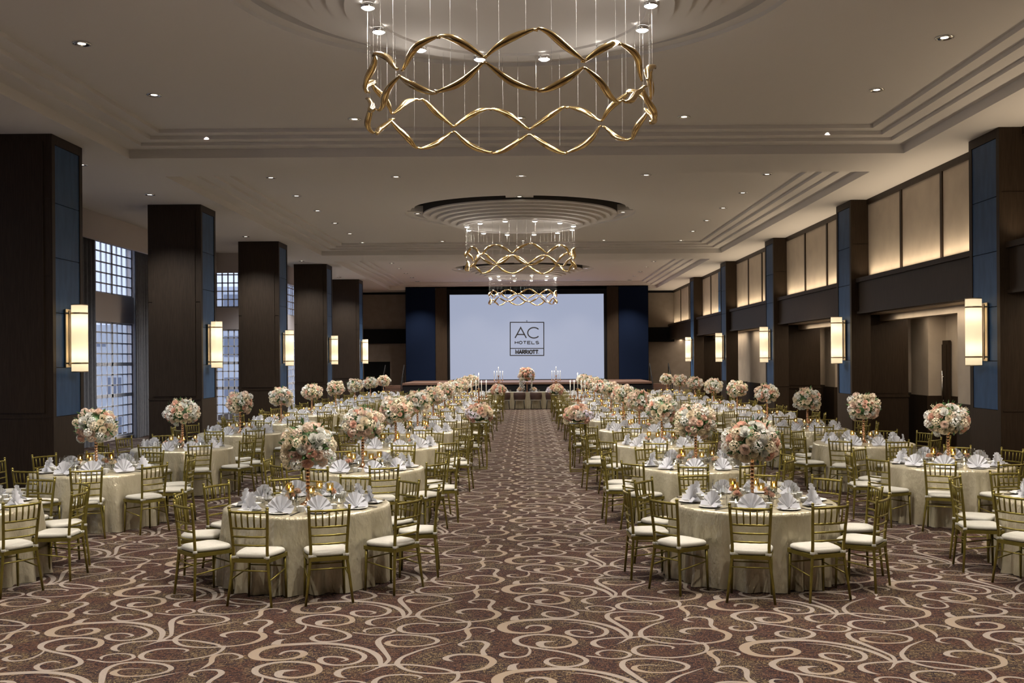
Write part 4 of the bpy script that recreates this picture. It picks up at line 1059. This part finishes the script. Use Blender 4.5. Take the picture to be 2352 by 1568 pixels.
# ------------------------------------------------------------------ outside the windows
def building(label, x, y, w, d, h, seed):
    random.seed(seed); r = thing('building', label, 'building', (x, y, -8))
    m = MB(); m.box(-w / 2, w / 2, -d / 2, d / 2, 0, h); link('facade', m.mesh('facade', [M['sky_building']]), r)
    nx, nz = 5, int(h / 3.2)
    for i in range(nz):
        mm = MB(); z = 1 + 3.2 * i
        for k in range(nx): xx = -w / 2 + w * (k + .3) / nx; mm.box(xx, xx + w / nx * .5, -d / 2 - .03, -d / 2 + .05, z, z + 1.6)
        for k in range(nx): yy = -d / 2 + d * (k + .3) / nx; mm.box(w / 2 - .05, w / 2 + .03, yy, yy + d / nx * .5, z, z + 1.6)
        o = link('window_band', mm.mesh('window_band', [M['bwin']]), r)
building('pale concrete building outside, seen through the window facing the camera', -20, 85, 14, 12, 16, 1)
building('pale office building outside, seen through the tall window between pillars', -48, 112, 22, 18, 14, 2)
building('low grey building outside, behind the curtained tall window', -36, 88, 12, 10, 11.5, 3)
mb = MB(); mb.add([(-120, 5, -8), (-12.5, 5, -8), (-12.5, 220, -8), (-120, 220, -8)], [(0, 1, 2, 3)]); struct('ground_outside', mb, [mat('asphalt', (.2, .2, .23), .9)])

# ------------------------------------------------------------------ world, camera
w = bpy.data.worlds.new('dusk_sky'); SC.world = w; w.use_nodes = True; nt = w.node_tree; bg = nt.nodes['Background']
tc = nt.nodes.new('ShaderNodeTexCoord'); sp = nt.nodes.new('ShaderNodeSeparateXYZ'); rp = nt.nodes.new('ShaderNodeValToRGB')
rp.color_ramp.elements[0].position = 0.0; rp.color_ramp.elements[0].color = (.46, .52, .80, 1); rp.color_ramp.elements[1].position = .25; rp.color_ramp.elements[1].color = (.80, .88, 1.0, 1)
nt.links.new(tc.outputs['Generated'], sp.inputs[0]); nt.links.new(sp.outputs['Z'], rp.inputs[0]); nt.links.new(rp.outputs[0], bg.inputs[0]); bg.inputs['Strength'].default_value = 1.15
cam = bpy.data.cameras.new('camera'); co = bpy.data.objects.new('camera', cam); COL.objects.link(co); SC.camera = co
cam.sensor_width = 36; cam.lens = F / 2352 * 36; cam.shift_x = -34 / 2352; cam.shift_y = 40 / 2352; cam.clip_end = 500; cam.clip_start = .05
co.matrix_world = Matrix.Translation((0, 0, CAMH)) @ Matrix.Rotation(pi / 2, 4, 'X') @ Matrix.Rotation(-ROLL, 4, 'Z')
vs = SC.view_settings; vs.view_transform = 'Standard'; vs.look = 'None'; vs.gamma = 1; vs.exposure = 0.6
cy = SC.cycles; cy.max_bounces = 4; cy.diffuse_bounces = 2; cy.glossy_bounces = 2; cy.transmission_bounces = 3; cy.transparent_max_bounces = 8; cy.caustics_reflective = False; cy.caustics_refractive = False
cy.use_denoising = True; cy.adaptive_threshold = .04; cy.sample_clamp_indirect = 4.0; cy.use_light_tree = True; cy.blur_glossy = 1.0

for n in ('flame', 'bulb', 'dglow', 'wax'):
    M[n].cycles.emission_sampling = 'NONE'
